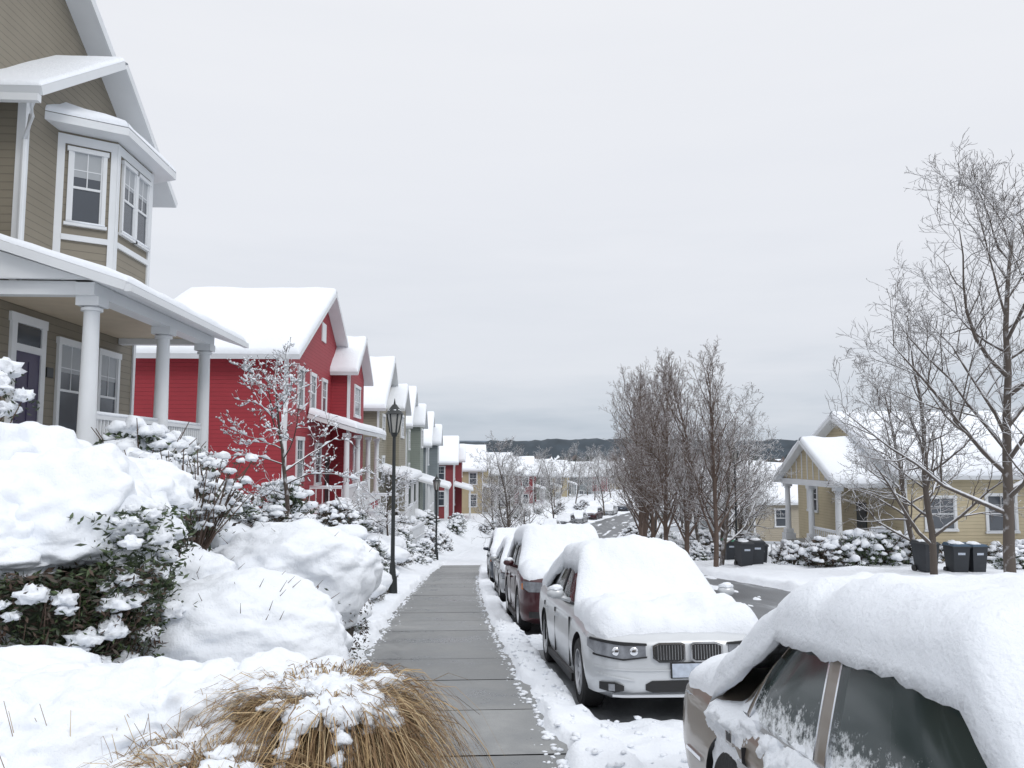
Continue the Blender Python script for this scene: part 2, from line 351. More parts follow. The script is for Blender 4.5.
def walkmat():
    m,nt,b=newmat('wet_concrete'); g=nd(nt,'ShaderNodeNewGeometry')
    n1=nd(nt,'ShaderNodeTexNoise',Scale=1.4,Detail=9.0,Roughness=.7); nt.links.new(g.outputs['Position'],n1.inputs['Vector'])
    n2=nd(nt,'ShaderNodeTexNoise',Scale=110.0,Detail=3.0); nt.links.new(g.outputs['Position'],n2.inputs['Vector'])
    cr=nd(nt,'ShaderNodeValToRGB'); e=cr.color_ramp.elements; e[0].position=.36; e[0].color=(.15,.157,.158,1); e[1].position=.62; e[1].color=(.36,.365,.36,1)
    nt.links.new(n1.outputs['Fac'],cr.inputs[0])
    mx=nd(nt,'ShaderNodeMix'); mx.data_type='RGBA'; mx.blend_type='MULTIPLY'; mx.inputs[0].default_value=.5; nt.links.new(cr.outputs[0],mx.inputs[6]); nt.links.new(n2.outputs['Fac'],mx.inputs[7])
    at=nd(nt,'ShaderNodeAttribute'); at.attribute_name='slab'
    m2=nd(nt,'ShaderNodeMix'); m2.data_type='RGBA'; m2.blend_type='MULTIPLY'; m2.inputs[0].default_value=1; nt.links.new(mx.outputs[2],m2.inputs[6]); nt.links.new(at.outputs['Fac'],m2.inputs[7])
    nt.links.new(m2.outputs[2],b.inputs['Base Color'])
    r=nd(nt,'ShaderNodeMapRange'); r.inputs[1].default_value=.35; r.inputs[2].default_value=.65; r.inputs[3].default_value=.22; r.inputs[4].default_value=.6; nt.links.new(n1.outputs['Fac'],r.inputs[0]); nt.links.new(r.outputs[0],b.inputs['Roughness'])
    bp=nd(nt,'ShaderNodeBump',Strength=.25,Distance=.004); nt.links.new(n2.outputs['Fac'],bp.inputs['Height']); nt.links.new(bp.outputs[0],b.inputs['Normal'])
    return m
WM=walkmat(); a=Acc(); y=-6.0; DK=mat('joint_dark',(.03,.03,.03),.8); shade=[]
while y<41:
    L=1.5; ys=[y+.011,y+L/2,y+L-.011]; v=[]
    dz=random.uniform(-.003,.003)
    for q in ys:
        for u in(-1.34,.72): v.append((u+cx(q),q,zp(q)+.004+dz))
    a.add(v,[[0,1,3,2],[2,3,5,4]],WM); k=random.uniform(.82,1.12); shade+=[k,k]; y+=L
for i in range(31):
    y=-6+i*1.5; a.add([(-1.34+cx(y),y,zp(y)-.006),(.72+cx(y),y,zp(y)-.006),(.72+cx(y+1.5),y+1.5,zp(y+1.5)-.006),(-1.34+cx(y+1.5),y+1.5,zp(y+1.5)-.006)],[[0,1,2,3]],DK); shade.append(1)
o=a.obj('sidewalk',False); at=o.data.attributes.new('slab','FLOAT','FACE'); at.data.foreach_set('value',shade)
random.seed(12); A=Acc()
for k in range(900):
    Y=4.0+random.random()**1.6*26; sd=random.random()<.5; 
    off=abs(random.gauss(0,.09)); u=(-1.22+off) if sd else (.60-off*.8); s=random.uniform(.006,.022)*(1.3 if off<.08 else .6)
    A.blob((u+cx(Y),Y,zp(Y)+s*.3),(s*random.uniform(.8,1.8),s*random.uniform(.8,1.8),s*.7),SNOW,1,.4,2,k,.6)
for k in range(250):
    Y=4.5+random.random()*10; u=random.uniform(.62,1.6); s=random.uniform(.01,.032); A.blob((u+cx(Y),Y,H(u,Y)+s*.2),(s*1.3,s*1.2,s*.7),SNOW,1,.4,2,k,.6)
A.obj('snow_clumps')
# ---------------------------------------------------------------- olive house
h=B('olive_house')
walls(h,OLIVE,'x',-17,-9.6,10,20.9,-.5,10.9,14.3,'main_walls')
gable(h,'x',-17,-9.6,10,20.9,10.9,14.3,.6,.6,th=.14)
walls(h,OLIVE,'x',-12,-8.7,15.6,21.3,4.6,8.75,10.6,'upper_walls')
gable(h,'x',-13,-8.7,15.6,21.3,8.75,10.6,.6,.65,th=.10,ft=.17)
h.box('lower_walls',OLIVE,-12,-8.702,13.2,21.1,-.5,4.9)
for y in(15.6,21.3): h.box('corner_board',WHITE,-8.82,-8.66,y-.04 if y<20 else y-.12,y+.12 if y<20 else y+.04,4.9,8.75)
h.box('corner_board',WHITE,-8.82,-8.66,21.0,21.14,-.4,4.5)
a=h.acc('downspout'); a.tube([Vector(p) for p in[(-8.3,15.1,8.25),(-8.3,15.1,8.0),(-8.62,15.5,7.7),(-8.62,15.5,5.6)]],[.05]*4,WHITE,8)
h.box('gutter',WHITE,-13,-8.1,14.9,15.03,8.22,8.36)
bp_=[(-8.7,16.9),(-7.75,17.5),(-7.75,19.4),(-8.7,20.0)]
def prism(b,part,m,pts,z0,z1):
    k=len(pts); b.poly(part,m,[(x,y,z0) for x,y in pts]+[(x,y,z1) for x,y in pts],[list(range(k))[::-1],list(range(k,2*k))]+[[i,(i+1)%k,k+(i+1)%k,k+i] for i in range(k)])
prism(h,'bay_walls',OLIVE,bp_,4.8,8.45)
def fr(p,q):
    D=Vector((q[0]-p[0],q[1]-p[1])); L=D.length; D/=L; return (p,(D.x,D.y),(D.y,-D.x)),L
for i in range(3):
    F,L=fr(bp_[i],bp_[i+1])
    h.fbox('bay_trim',WHITE,F,-.03,.12,5.6,8.4,0,.035); h.fbox('bay_trim',WHITE,F,L-.12,L+.03,5.6,8.4,0,.036)
    h.fbox('bay_trim',WHITE,F,.12,L-.12,8.2,8.4,0,.033); h.fbox('bay_trim',WHITE,F,.12,L-.12,6.12,6.24,0,.05)
    if i==1:
        window(h,F,.32,.92,6.5,8.05,1,.07,.3); window(h,F,1.06,1.66,6.5,8.05,1,.07,.3)
    else: window(h,F,.27,L-.27,6.5,8.05,1,.08,.35)
br=[(-8.7,16.3),(-7.35,17.1),(-7.35,19.9),(-8.7,20.6)]
prism(h,'bay_roof',WHITE,br,8.452,8.62)
V=[(x,y,8.63) for x,y in br]+[(-8.7,17.1,9.05),(-8.7,19.9,9.05)]
snowsheet(h,[V[1],V[2],V[5],V[4]],.12,(0,0,1,0),r=.12,step=.3)
snowsheet(h,[V[0],V[1],V[4],V[4]],.12,(0,0,1,0),r=.12,step=.3)
snowsheet(h,[V[2],V[3],V[5],V[5]],.12,(0,0,1,0),r=.12,step=.3)
h.box('porch_floor',WHITE,-8.69,-6.42,13.6,20.9,1.25,1.4); h.box('porch_skirt',WHITE,-8.5,-6.5,13.65,20.85,-.6,1.248)
h.box('porch_beam',WHITE,-6.76,-6.44,13.9,20.42,4.34,4.56); h.box('porch_beam',WHITE,-8.69,-6.77,13.92,14.15,4.34,4.58); h.box('porch_beam',WHITE,-8.69,-6.77,20.15,20.4,4.34,4.58)
h.box('porch_ceiling',SOFFIT,-8.69,-6.77,14.16,20.14,4.48,4.52)
for y in(14.2,17.5,20.2): column(h,-6.6,y,1.4,4.34)
railing(h,FX(-6.6,0),14.42,17.28,1.4); railing(h,FX(-6.6,0),17.72,19.98,1.4)
railing(h,FY(0,20.25),-8.6,-6.8,1.4)
P=[(-5.8,13.55,4.36),(-5.8,20.8,4.36),(-8.69,20.8,5.3),(-8.69,13.55,5.3)]
slab(h,'porch_roof',WHITE,P,.15); n_=Vector((.32,0,.95)).normalized()*.15
snowsheet(h,[Vector(p)+n_ for p in P],.13,(1,1,1,0),r=.13,step=.3)
h.box('gutter',WHITE,-5.79,-5.68,13.56,20.79,4.34,4.46)
h.poly('porch_gable_end',WHITE,[(-8.69,13.75,4.585),(-6.5,13.75,4.585),(-8.69,13.75,5.28),(-8.69,13.85,4.585),(-6.5,13.85,4.585),(-8.69,13.85,5.28)],[[0,1,2],[3,5,4],[0,3,4,1],[1,4,5,2],[0,2,5,3]])
F=FX(-8.702,0)
h.fbox('door',DOOR,F,15.65,16.55,1.42,3.6,0,.03); h.fbox('door_transom',GLASS,F,15.65,16.55,3.74,4.12,0,.03)
for (a0,a1,z0,z1) in((15.48,15.65,1.4,4.14),(16.55,16.72,1.4,4.14),(15.44,16.76,4.14,4.32),(15.65,16.55,3.6,3.74)): h.fbox('door_trim',WHITE,F,a0,a1,z0,z1,0,.06)
for i in range(2):
    for j in range(3): h.fbox('door_panel',DOOR,F,15.74+i*.4,16.06+i*.4,1.6+j*.66,2.1+j*.66,.03,.042)
h.cyl('door_knob',CHROME,(-8.63,15.74),.03,.03,2.4,2.46,10)
window(h,F,17.35,18.35,2.0,3.95,1,.12,.3); window(h,F,19.2,20.1,2.0,3.95,1,.12,.3)
h.fbox('house_number_plaque',DARK,F,16.85,17.1,3.2,3.4,0,.03)
h.fbox('band_board',WHITE,FX(-9.6,0),10,15.5,5,5.2,0,.03)
window(h,FX(-9.6,0),11,12.5,6.5,8.2,1)
window(h,FX(-9.6,0),14,15,11.2,12.6,1)
h.done()
# ---------------------------------------------------------------- red house
def redhouse():
    h=B('red_house'); h.e.location=(0,0,0)
    walls(h,RED,'x',-12.8,-7,31,46,-2,5.5,9.2)
    gable(h,'x',-12.8,-7,31,46,5.5,9.2,.6,.6,th=.24,step=.8)
    h.box('corner_board',WHITE,-7.1,-6.96,30.96,31.1,-2,5.4)
    walls(h,RED,'x',-8,-6.1,41,46.6,-2,5.9,7.7,'wing_walls'); gable(h,'x',-8,-6.1,41,46.6,5.9,7.7,.45,.5,th=.22)
    h.box('corner_board',WHITE,-6.2,-6.06,40.96,41.1,-2,5.8)
    F=FX(-7,0)
    for a in(33,35.6,38.4): window(h,F,a,a+1,3.6,5.1,1,.13)
    for a in(33,): window(h,F,a,a+1.2,.6,2.2,1,.13)
    window(h,F,37,38.2,.3,2.0,1,.13); h.fbox('attic_vent',WHITE,F,38,39,7,7.9,0,.05)
    window(h,FX(-6.1,0),42.8,44.8,3.7,5.2,2,.13); window(h,FX(-6.1,0),42.8,44.8,.2,1.9,2,.13)
    P=[(-4.9,35,2.55),(-4.9,47.4,2.55),(-7,47.4,3.2),(-7,35,3.2)]
    slab(h,'porch_roof',WHITE,P,.18); snowsheet(h,[Vector(p)+Vector((.06,0,.19)) for p in P],.25,(1,1,1,0))
    h.box('porch_floor',WHITE,-7,-5.1,35.2,47.2,-.9,-.7); h.box('porch_skirt',RED,-7,-5.2,35.3,47.1,-2.5,-.91)
    for y in(35.5,39,43,46.9): column(h,-5.35,y,-.7,2.55,.13)
    railing(h,FX(-5.35,0),35.6,38.8,-.7,step=.25); railing(h,FX(-5.35,0),39.2,42.8,-.7,step=.25); railing(h,FY(0,35.4),-6.9,-5.5,-.7,step=.25)
    h.fbox('door',DARK,F,39.6,40.6,-.7,1.5,0,.04)
    for i in range(6): h.box('steps',WHITE,-5.1+i*.3,-4.8+i*.3,39.3,40.7,-3,-.9-i*.2)
    railing(h,FY(0,39.2),-5.1,-3.4,-1.2,step=.25)
    h.done()
redhouse()
# ---------------------------------------------------------------- generic street houses
def shouse(name,xf,y0,y1,z0,ze,zp_,m,depth=8,side='L',wing=True,trim=WHITE,porch=True):
    h=B(name); sg=1 if side=='L' else -1
    xa,xb=(xf-depth,xf) if sg==1 else (xf,xf+depth)
    walls(h,m,'x',xa,xb,y0,y1,z0,ze,zp_); gable(h,'x',xa,xb,y0,y1,ze,zp_,.5,.5,th=.25,step=1.2)
    F=FX(xf,0) if sg==1 else FN(xf,0); w=y1-y0
    two=ze-z0>4.6
    for k in(.2,.62):
        if two: window(h,F,y0+w*k,y0+w*k+1.2,ze-1.9,ze-.5,1,.14)
        window(h,F,y0+w*k,y0+w*k+1.2,ze-(4.7 if two else 2.1),ze-(3.2 if two else .7),1,.14)
    mid=(xa+xb)/2
    for q in(mid-2.2,mid+1.3):
        if two: window(h,FY(0,y0),q,q+.9,ze-1.9,ze-.5,1,.1)
        window(h,FY(0,y0),q,q+.9,ze-(4.7 if two else 2.1),ze-(3.2 if two else .7),1,.1)
    h.box('corner_board',trim,xf-.1,xf+.03,y0-.04,y0+.1,z0,ze-.1)
    if wing:
        x2=xf+sg*.8; a_,b_=min(xf-sg,x2),max(xf-sg,x2); yw=y0+w*.5
        walls(h,m,'x',a_,b_,yw,y1+.15,z0,ze+.2,ze+1.7,'wing_walls'); gable(h,'x',a_,b_,yw,y1+.15,ze+.2,ze+1.7,.4,.4,th=.25,step=1)
        window(h,FX(x2,0) if sg==1 else FN(x2,0),yw+w*.12,yw+w*.3,ze-1.7,ze-.3,1,.14)
    if porch:
        xe=xf+sg*2.1; zz=z0+3.0
        P=[(xe,y0+.2,zz),(xe,y1-.2,zz),(xf,y1-.2,zz+.6),(xf,y0+.2,zz+.6)]
        slab(h,'porch_roof',trim,P,.15); snowsheet(h,[Vector(p)+Vector((0,0,.16)) for p in P],.25,(1,1,1,0),step=1)
        for t in(.05,.5,.95): 
            yy=y0+w*t; x_=xe-sg*.35; h.box('porch_posts',trim,x_-.1,x_+.1,yy-.1,yy+.1,z0-.2,zz+.1)
        railing(h,FX(xe-sg*.35,0),y0+.5,y1-.5,z0+.3,step=.5)
    h.done(); return h
shouse('tan_house',-5.6,50,61,-3,4.6,8.0,TAN)
shouse('grey_house',-4.9,63.5,72.5,-3.8,4.0,7.0,GGREEN)
shouse('sage_house',-3.9,75,84,-4.6,2.6,5.5,BLUEG,depth=6.5)
shouse('red_house',-1.6,88,97,-5.4,.8,3.4,REDF,depth=6.5)
shouse('yellow_house',1.8,102,111,-6,-.2,2.6,YELF,depth=6)
shouse('tan_house',6.0,115,123,-6.6,-1.0,1.6,BEIGE,depth=6)
shouse('red_house',10.3,128,136,-7,-1.5,1.0,REDF,depth=6)
shouse('grey_house',14.3,141,148,-7.2,-2.0,.5,GGREEN,depth=6)
shouse('yellow_house',19,154,162,-7.3,-2.4,.2,YELF,depth=7)
shouse('grey_house',26,169,177,-7.5,-2.8,-.2,BLUEG)
shouse('red_house',32,184,192,-7.6,-3.1,-.4,REDF)
shouse('beige_house',38,198,206,-7.7,-3.2,-.5,BEIGE)
shouse('tan_house',45,212,220,-7.8,-3.4,-.7,TAN)
shouse('grey_house',57,228,239,-8,-3.6,-.9,GGREEN)
shouse('blue_grey_house',24.5,68,79,-5.8,-2.4,.5,BEIGE,side='R',wing=False)
shouse('beige_house',25.5,84,94,-6.3,-2.8,.2,BLUEG,side='R',wing=False)
shouse('tan_house',29,98,108,-6.9,-2.9,.0,TAN,side='R',wing=False)
shouse('beige_house',40,118,128,-7.2,-3.4,-.8,BEIGE,side='R')
shouse('grey_house',52,140,150,-7.5,-3.6,-1.0,BLUEG,side='R')
shouse('yellow_house',62,160,171,-7.8,-3.8,-1.0,YELF,side='R')
shouse('beige_house',34,46,57,-4.4,-.4,3.0,BEIGE,side='R',wing=False,porch=False)
# ---------------------------------------------------------------- yellow house on the right
h=B('yellow_house')
walls(h,YELLOW,'x',20,31,36,48,-4,.75,3.5); gable(h,'x',20,31,36,48,.75,3.5,.6,.6,th=.24,step=.8)
F=FY(0,36)
window(h,F,21.0,22.3,-1.8,-.4,1,.12); window(h,F,23.9,25.2,-1.9,-.3,1,.12); window(h,F,27.5,29,-1.9,-.3,1,.12)
h.box('corner_board',WHITE,19.96,20.1,35.96,36.1,-4,.6)
window(h,FN(20,0),45.3,46.5,-1.6,-.3,1,.12); h.fbox('attic_vent',WHITE,FN(20,0),41.6,42.4,1.8,2.6,0,.05)
h.poly('porch_gable',YELLOW,[(17.3,37,.35),(17.3,43.4,.35),(17.3,40.2,2.15),(17.6,37,.35),(17.6,43.4,.35),(17.6,40.2,2.15)],[[0,1,2],[3,5,4],[0,2,5,3],[1,4,5,2],[0,3,4,1]])
gable(h,'x',17.4,20,37,43.4,.35,2.15,.45,.5,th=.2,step=.5)
h.box('porch_beam',WHITE,17.2,17.62,36.9,43.5,.05,.345); h.box('porch_beam',WHITE,17.63,19.98,36.9,37.15,.05,.34)
for i in range(9):
    y=37.5+i*.68; zt=.4+ (1.8)*(1-abs(y-40.2)/3.2)-.12; 
    if zt>.5: h.box('gable_batten',WHITE,17.26,17.298,y-.03,y+.03,.36,zt)
for y in(37.2,40.2,43.2):
    column(h,17.42,y,-2.6,.05,.15); h.box('pier',WHITE,17.15,17.7,y-.27,y+.27,-4,-2.61)
h.box('porch_floor',CONC,17.2,20,36.9,43.5,-4,-2.95)
railing(h,FN(17.42,0),37.5,39.9,-2.95,step=.2); railing(h,FY(0,37.1),17.8,19.9,-2.95,step=.2)
h.fbox('door',DARK,FN(20,0),39.6,40.6,-2.95,-.8,0,.04)
for i in range(4): h.box('steps',CONC,17.1-.3*(i+1),17.1-.3*i,39.6,41,-4,-3.05-.2*i)
h.done()
def fence(name,pts):
    h=B(name)
    for (x0,y0),(x1,y1) in zip(pts[:-1],pts[1:]):
        F,L=fr((x0,y0),(x1,y1)); z=H(x0-cx(y0),y0)
        h.fbox('rail',WHITE,F,0,L,z+.3,z+.36,-.02,.02); h.fbox('rail',WHITE,F,0,L,z+.85,z+.93,-.03,.03); h.fbox('snow_cap',SNOW,F,0,L,z+.932,z+1.0,-.03,.03)
        for i in range(int(L/.22)+1): h.fbox('picket',WHITE,F,i*.22,i*.22+.07,z-.1,z+.85,-.045,-.022)
    h.done()
fence('white_fence',[(14.0,40.0),(16.4,39.0)]); fence('white_fence',[(12.3,50),(14.5,49)]); fence('white_fence',[(-3.4,33),(-3.2,37)]); fence('white_fence',[(-3.0,42),(-2.5,47)])
# ---------------------------------------------------------------- trees
def treemesh(name,hgt,seed,upr,bark,nb=16,l2=7,l3=5,l4=3,spread=.42,r0=.13,clear=.15,snow=0,Lk=.42,rmin=.0065,stems=1):
    random.seed(seed); A=Acc()
    def grow(p,d,L,r,lev,trop):
        ns=[9,6,5,4,3][lev]; pts=[p.copy()]; dirs=[]
        wob=[.07,.13,.18,.22,.25][lev]
        for i in range(ns):
            d=(d+Vector((random.gauss(0,wob),random.gauss(0,wob),random.gauss(0,wob)+trop))).normalized()
            p=p+d*(L/ns); pts.append(p.copy()); dirs.append(d.copy())
        rs=[max(r*(1-.82*i/ns),rmin) for i in range(ns+1)]
        A.tube(pts,rs,bark,[8,6,4,3,3][lev])
        if snow and lev>=1:
            for i in range(ns):
                if random.random()<snow:
                    q=(pts[i+1]-pts[i])
                    if abs(q.normalized().z)<.75: 
                        sr=.013+random.random()*.018+.009*(3-lev)
                        a_=pts[i]+q*random.uniform(0,.3); b_=pts[i]+q*random.uniform(.7,1.05); c=(a_+b_)/2
                        A.tube([a_+Vector((0,0,sr*.5)),c+Vector((0,0,sr*1.1)),b_+Vector((0,0,sr*.5))],[sr*.35,sr,sr*.35],SNOW,5)
        if lev>=4: return
        cnt=[nb,l2,l3,l4][lev]
        for k in range(cnt):
            t=(clear+(1-clear)*(k+random.random()*.8)/cnt) if lev==0 else (.2+.8*(k+random.random())/cnt)
            t=min(t,.98); i=min(int(t*ns),ns-1); q=pts[i]+(pts[i+1]-pts[i])*(t*ns-i); dd=dirs[i]
            az=random.random()*6.283 if lev else k*2.4+random.gauss(0,.4)
            u=dd.cross(Vector((0,0,1)) if abs(dd.z)<.95 else Vector((1,0,0))).normalized(); w=dd.cross(u)
            side=u*math.cos(az)+w*math.sin(az)
            an=(spread if lev==0 else .55)*random.uniform(.75,1.25)*(1.15-.4*t)
            nd_=(dd*math.cos(an*1.5)+side*math.sin(an*1.5)).normalized()
            if lev==0: Lc=hgt*Lk*(1-.62*t)*random.uniform(.8,1.2)
            else: Lc=L*random.uniform(.38,.6)*(1-.35*t)
            grow(q,nd_,Lc,rs[i]*random.uniform(.45,.65),lev+1,upr)
    for s in range(stems):
        ln=.03 if stems==1 else .22
        grow(Vector((0,0,-.3)),Vector((random.gauss(0,ln),random.gauss(0,ln),1)),hgt*(1 if s==0 else .85)+.3,r0*(1 if s==0 else .8),0,.03)
    me=bpy.data.meshes.new(name); me.from_pydata(A.v,[],A.f)
    for m in A.mats: me.materials.append(m)
    me.polygons.foreach_set('material_index',A.m); me.polygons.foreach_set('use_smooth',[True]*len(A.f)); me.update(); return me
T_up=[treemesh('upright_tree',9.0,s,.10,BARKB,nb=30,l2=9,l3=5,l4=2,spread=.36,r0=.13,clear=.12) for s in(11,12)]
T_big=treemesh('big_tree',11.2,21,.07,BARK,nb=26,l2=10,l3=6,l4=3,spread=.60,r0=.17,clear=.20,Lk=.56)
T_mid=[treemesh('mid_tree',7.5,s,.05,BARK,nb=19,l2=8,l3=5,l4=3,spread=.6,r0=.12,clear=.15,Lk=.48) for s in(31,32)]
T_sn=treemesh('snowy_tree',4.0,45,.02,BARKS,nb=13,l2=8,l3=5,l4=1,spread=.78,r0=.07,clear=.28,snow=.5,Lk=.66,rmin=.006,stems=1)
def tree(me,x,y,s=1,rz=0,dz=0,sz=None):
    o=link(bpy.data.objects.new('bare_tree',me)); o.location=(x,y,H(x-cx(y),y)+dz); o.scale=(s,s,sz or s); o.rotation_euler=(0,0,rz); return o
tree(T_big,15.3,22.2,1.0,.4); tree(T_mid[0],16.2,27.5,1.1,2); tree(T_mid[1],18.6,32.5,1.05,1); tree(T_mid[0],14.8,47,.95,4)
tree(T_up[0],10.5,34,.92,0); tree(T_up[1],10.6,39,.97,1.5); tree(T_up[0],10.9,44,1.08,3); tree(T_up[1],11.3,49,1.15,4.2); tree(T_up[0],11.9,54,1.22,5); tree(T_up[1],12.9,60,1.3,.7); tree(T_mid[1],11.2,35.5,.95,5)
tree(T_up[0],14.3,66,1.35,1.2);tree(T_up[1],15.8,72,1.35,3.3);tree(T_up[0],17.6,79,1.3,2.2); tree(T_up[1],20.5,88,1.3,2.9); tree(T_mid[0],14.6,54,1.0,2.9); tree(T_mid[1],20,58,1.1,3.3); tree(T_mid[1],13.0,44.5,.95,.6)
tree(T_mid[0],17.0,50,1.0,5.1); tree(T_mid[1],21.5,62,1.1,1.3)
tree(T_sn,-4.4,20,1.0,1.1); tree(T_mid[0],2.2,41,.78,2); tree(T_mid[1],3.0,57,.75,0); tree(T_mid[0],5.2,72,.8,1)
tree(T_mid[1],10,92,.9,1);tree(T_mid[0],20,118,1.1,1);tree(T_sn,-3.0,31,.8,3)
for (x,y,s) in[(2.5,84,.9),(4.5,99,.9),(5.5,113,1),(10,124,1),(14,136,1.1),(17,150,1.1),(24,162,1.2),(29,172,1.2),(34,186,1.2),(42,200,1.3),(28,112,1.1),(35,130,1.2),(47,152,1.2),(9,134,1.1),(22,170,1.3),(32,190,1.3),(12.5,117,.8),(17,128,.9),(22,140,.9),(27,152,1),(32,164,1)]: tree(T_mid[int(x)%2],x,y,s,x)
tree(T_mid[0],27,34.5,1.15,2.7); tree(T_mid[1],30,52,1.3,1)
# ---------------------------------------------------------------- shrubs
def shrubmesh(name,seed,kind):
    random.seed(seed); A=Acc()
    if kind=='puffy':
        lm=[LEAFD,LEAFD,LEAFG] if seed%2 else [LEAFR,TWIG,LEAFD]
        for k in range(26):
            a=random.random()*6.28; r=random.uniform(.5,1.0); e=random.uniform(.4,1.15); A.tube([Vector((0,0,-.2)),Vector((math.cos(a)*.3,math.sin(a)*.3,.4)),Vector((math.cos(a)*r,math.sin(a)*r,e))],[.025,.015,.006],TWIG,4)
        for k in range(84):
            a=random.random()*6.28; e=random.uniform(-.1,1.5); r=random.uniform(.6,1.1)
            c=Vector((math.cos(a)*math.cos(e)*.85*r,math.sin(a)*math.cos(e)*.85*r,.15+.85*math.sin(e)*r))
            s=random.uniform(.06,.17)
            A.blob(c+Vector((0,0,s*.3)),(s*random.uniform(.8,1.35),s*random.uniform(.8,1.35),s*random.uniform(.7,.95)),SNOW,2,.4,1.8,k,.6,.16)
            for j in range(24):
                A.leaf(c+Vector((random.gauss(0,s*.95),random.gauss(0,s*.95),-abs(random.gauss(0,s*1.0)))),random.uniform(.04,.07),random.choice(lm))
    if kind=='dome':
        A.blob((0,0,.35),(1,1,.6),SNOW,4,.16,1.3,seed,.8)
        A.blob((0,0,.15),(.8,.8,.5),LEAFR,3,.1,1.5,seed)
        for k in range(1000):
            a=random.random()*6.28; z=random.uniform(-.1,.12)
            r=random.uniform(.75,.95); A.leaf((math.cos(a)*r,math.sin(a)*r,z),random.uniform(.025,.05),random.choice([LEAFD,LEAFR,TWIG]),.3)
    me=bpy.data.meshes.new(name); me.from_pydata(A.v,[],A.f)
    for m in A.mats: me.materials.append(m)
    me.polygons.foreach_set('material_index',A.m); me.polygons.foreach_set('use_smooth',[True]*len(A.f)); me.update(); return me
SP=[shrubmesh('puffy_shrub',s,'puffy') for s in(51,52,53,54)]; SD=[shrubmesh('dome_shrub',s,'dome') for s in(61,62,63)]
def shrub(me,x,y,s,sz=None,rz=None,z=None):
    o=link(bpy.data.objects.new('shrub',me)); o.location=(x,y,(H(x-cx(y),y) if z is None else z)); o.scale=(s,s,sz or s)
    o.rotation_euler=(0,0,rz if rz is not None else random.random()*6.28); return o
random.seed(5)
shrub(SP[0],-3.6,9.9,.9,1.25); shrub(SP[1],-4.3,11.5,1.0); shrub(SP[3],-3.0,12.6,.8); shrub(SD[0],-2.1,12.6,.6); shrub(SP[2],-5.2,13.2,1.1)
yy=13.5
while yy<60:
    for k in range(3):
        u=random.uniform(-5.6,-1.9); y=yy+random.uniform(-.8,.8); s=random.uniform(.5,.95)*(1 if u<-2.6 else .6)
        if abs(y-20)<1.3 and abs(u+4.5)<1: continue
        shrub(random.choice(SP+SP+SD+SD),u+cx(y),y,s,s*random.uniform(.7,1.1))
    yy+=1.4+yy*.015
for y in range(62,130,5):
    shrub(random.choice(SP),cx(y)-random.uniform(3,5),y,random.uniform(.7,1.2)); shrub(random.choice(SP),cx(y)+random.uniform(11.5,13.5),y+2,random.uniform(.7,1.2))
for (x,y,s,sz) in[(15.2,33.5,1.2,1.2),(16.3,33.2,1.2,1.3),(17.4,33.4,1.2,1.4),(18.4,33.6,1.2,1.3),(14.4,35.5,1.0,1.0),(19.8,34.6,.9,.9),(21.5,35,.8,.8),(23.5,34.9,.9,.8),(25.5,35,.9,.8),(15.7,36,1,.9),(12.6,44,.8,.8),(13.6,43.5,1,.9),(12.3,46,.9,.8),(15,43,1.1,1),(20.5,29.5,.8,.7),(22,31,1,1),(13,52,1.2,1.2),(15,52,1.4,1.3),(17.5,50,1.3,1.2),(11.5,40,.6,.6)]:
    shrub(random.choice(SP),x,y,s,sz)
def bigdome(x,y,rx,ry,zt,hz,seed,nl=2200,amp=.14):
    random.seed(seed); A=Acc(); z=zt-hz; zg=H(x-cx(y),y)-.15
    fl=max(.7,(z-zg)/hz*.78)
    A.blob((x,y,z),(rx,ry,hz),SNOW,6,amp,1.2,seed,fl,.06,.022)
    A.blob((x,y,(z+zg)/2),(rx*.7,ry*.7,max(.1,(z-zg)*.8)),LEAFR,3,.15,2,seed,1)
    for k in range(nl):
        a=random.random()*6.28; t=random.random()**1.4; r=random.uniform(.66,.94)+.06*t
        A.leaf((x+math.cos(a)*rx*r,y+math.sin(a)*ry*r,zg+.1+(z-.16-zg)*t),random.uniform(.018,.036),random.choice([LEAFD,LEAFR,TWIG]),.32)
    for k in range(22):
        a=random.random()*6.28; r=random.uniform(.3,.95); p=Vector((x+math.cos(a)*rx*r,y+math.sin(a)*ry*r,z+hz*math.sqrt(max(0,1-r*r))*.9)); q=p+Vector((math.cos(a)*.08,math.sin(a)*.08,random.uniform(.05,.10)))
        A.tube([p,q],[.004,.0015],TWIG,3)
    return A.obj('shrub')
bigdome(-1.95,7.0,.95,.72,.60,.50,3); bigdome(-2.05,9.6,.95,.85,.80,.55,4); bigdome(-2.95,8.3,.65,.65,.72,.45,9)
# large left bush
random.seed(71); A=Acc()
for i,(x,y,z,rx,ry,rz) in enumerate([(-4.1,6.7,1.22,1.05,.9,.76),(-3.25,6.5,1.02,.82,.75,.64),(-2.8,6.5,.92,.46,.5,.45),(-3.6,5.98,.90,.72,.5,.42),(-3.0,7.2,1.15,.6,.5,.45)]):
    A.blob((x,y,z),(rx,ry,rz),SNOW,6,.18,1.6,i*3+2,.5,.075,.02)
    A.blob((x,y,z-rz*.35),(rx*.72,ry*.72,rz*.7),LEAFD,3,.2,2,i,1)
    for k in range(1000):
        a=random.random()*6.28; r=random.uniform(.75,1.0); A.leaf((x+math.cos(a)*rx*r,y+math.sin(a)*ry*r,z-rz*.2-random.random()*rz*.7),random.uniform(.025,.05),random.choice([LEAFD,LEAFD,LEAFG,LEAFR,TWIG]),.35)
A.blob((-3.4,6.25,.38),(.82,.5,.5),LEAFD,3,.2,2,9,1)
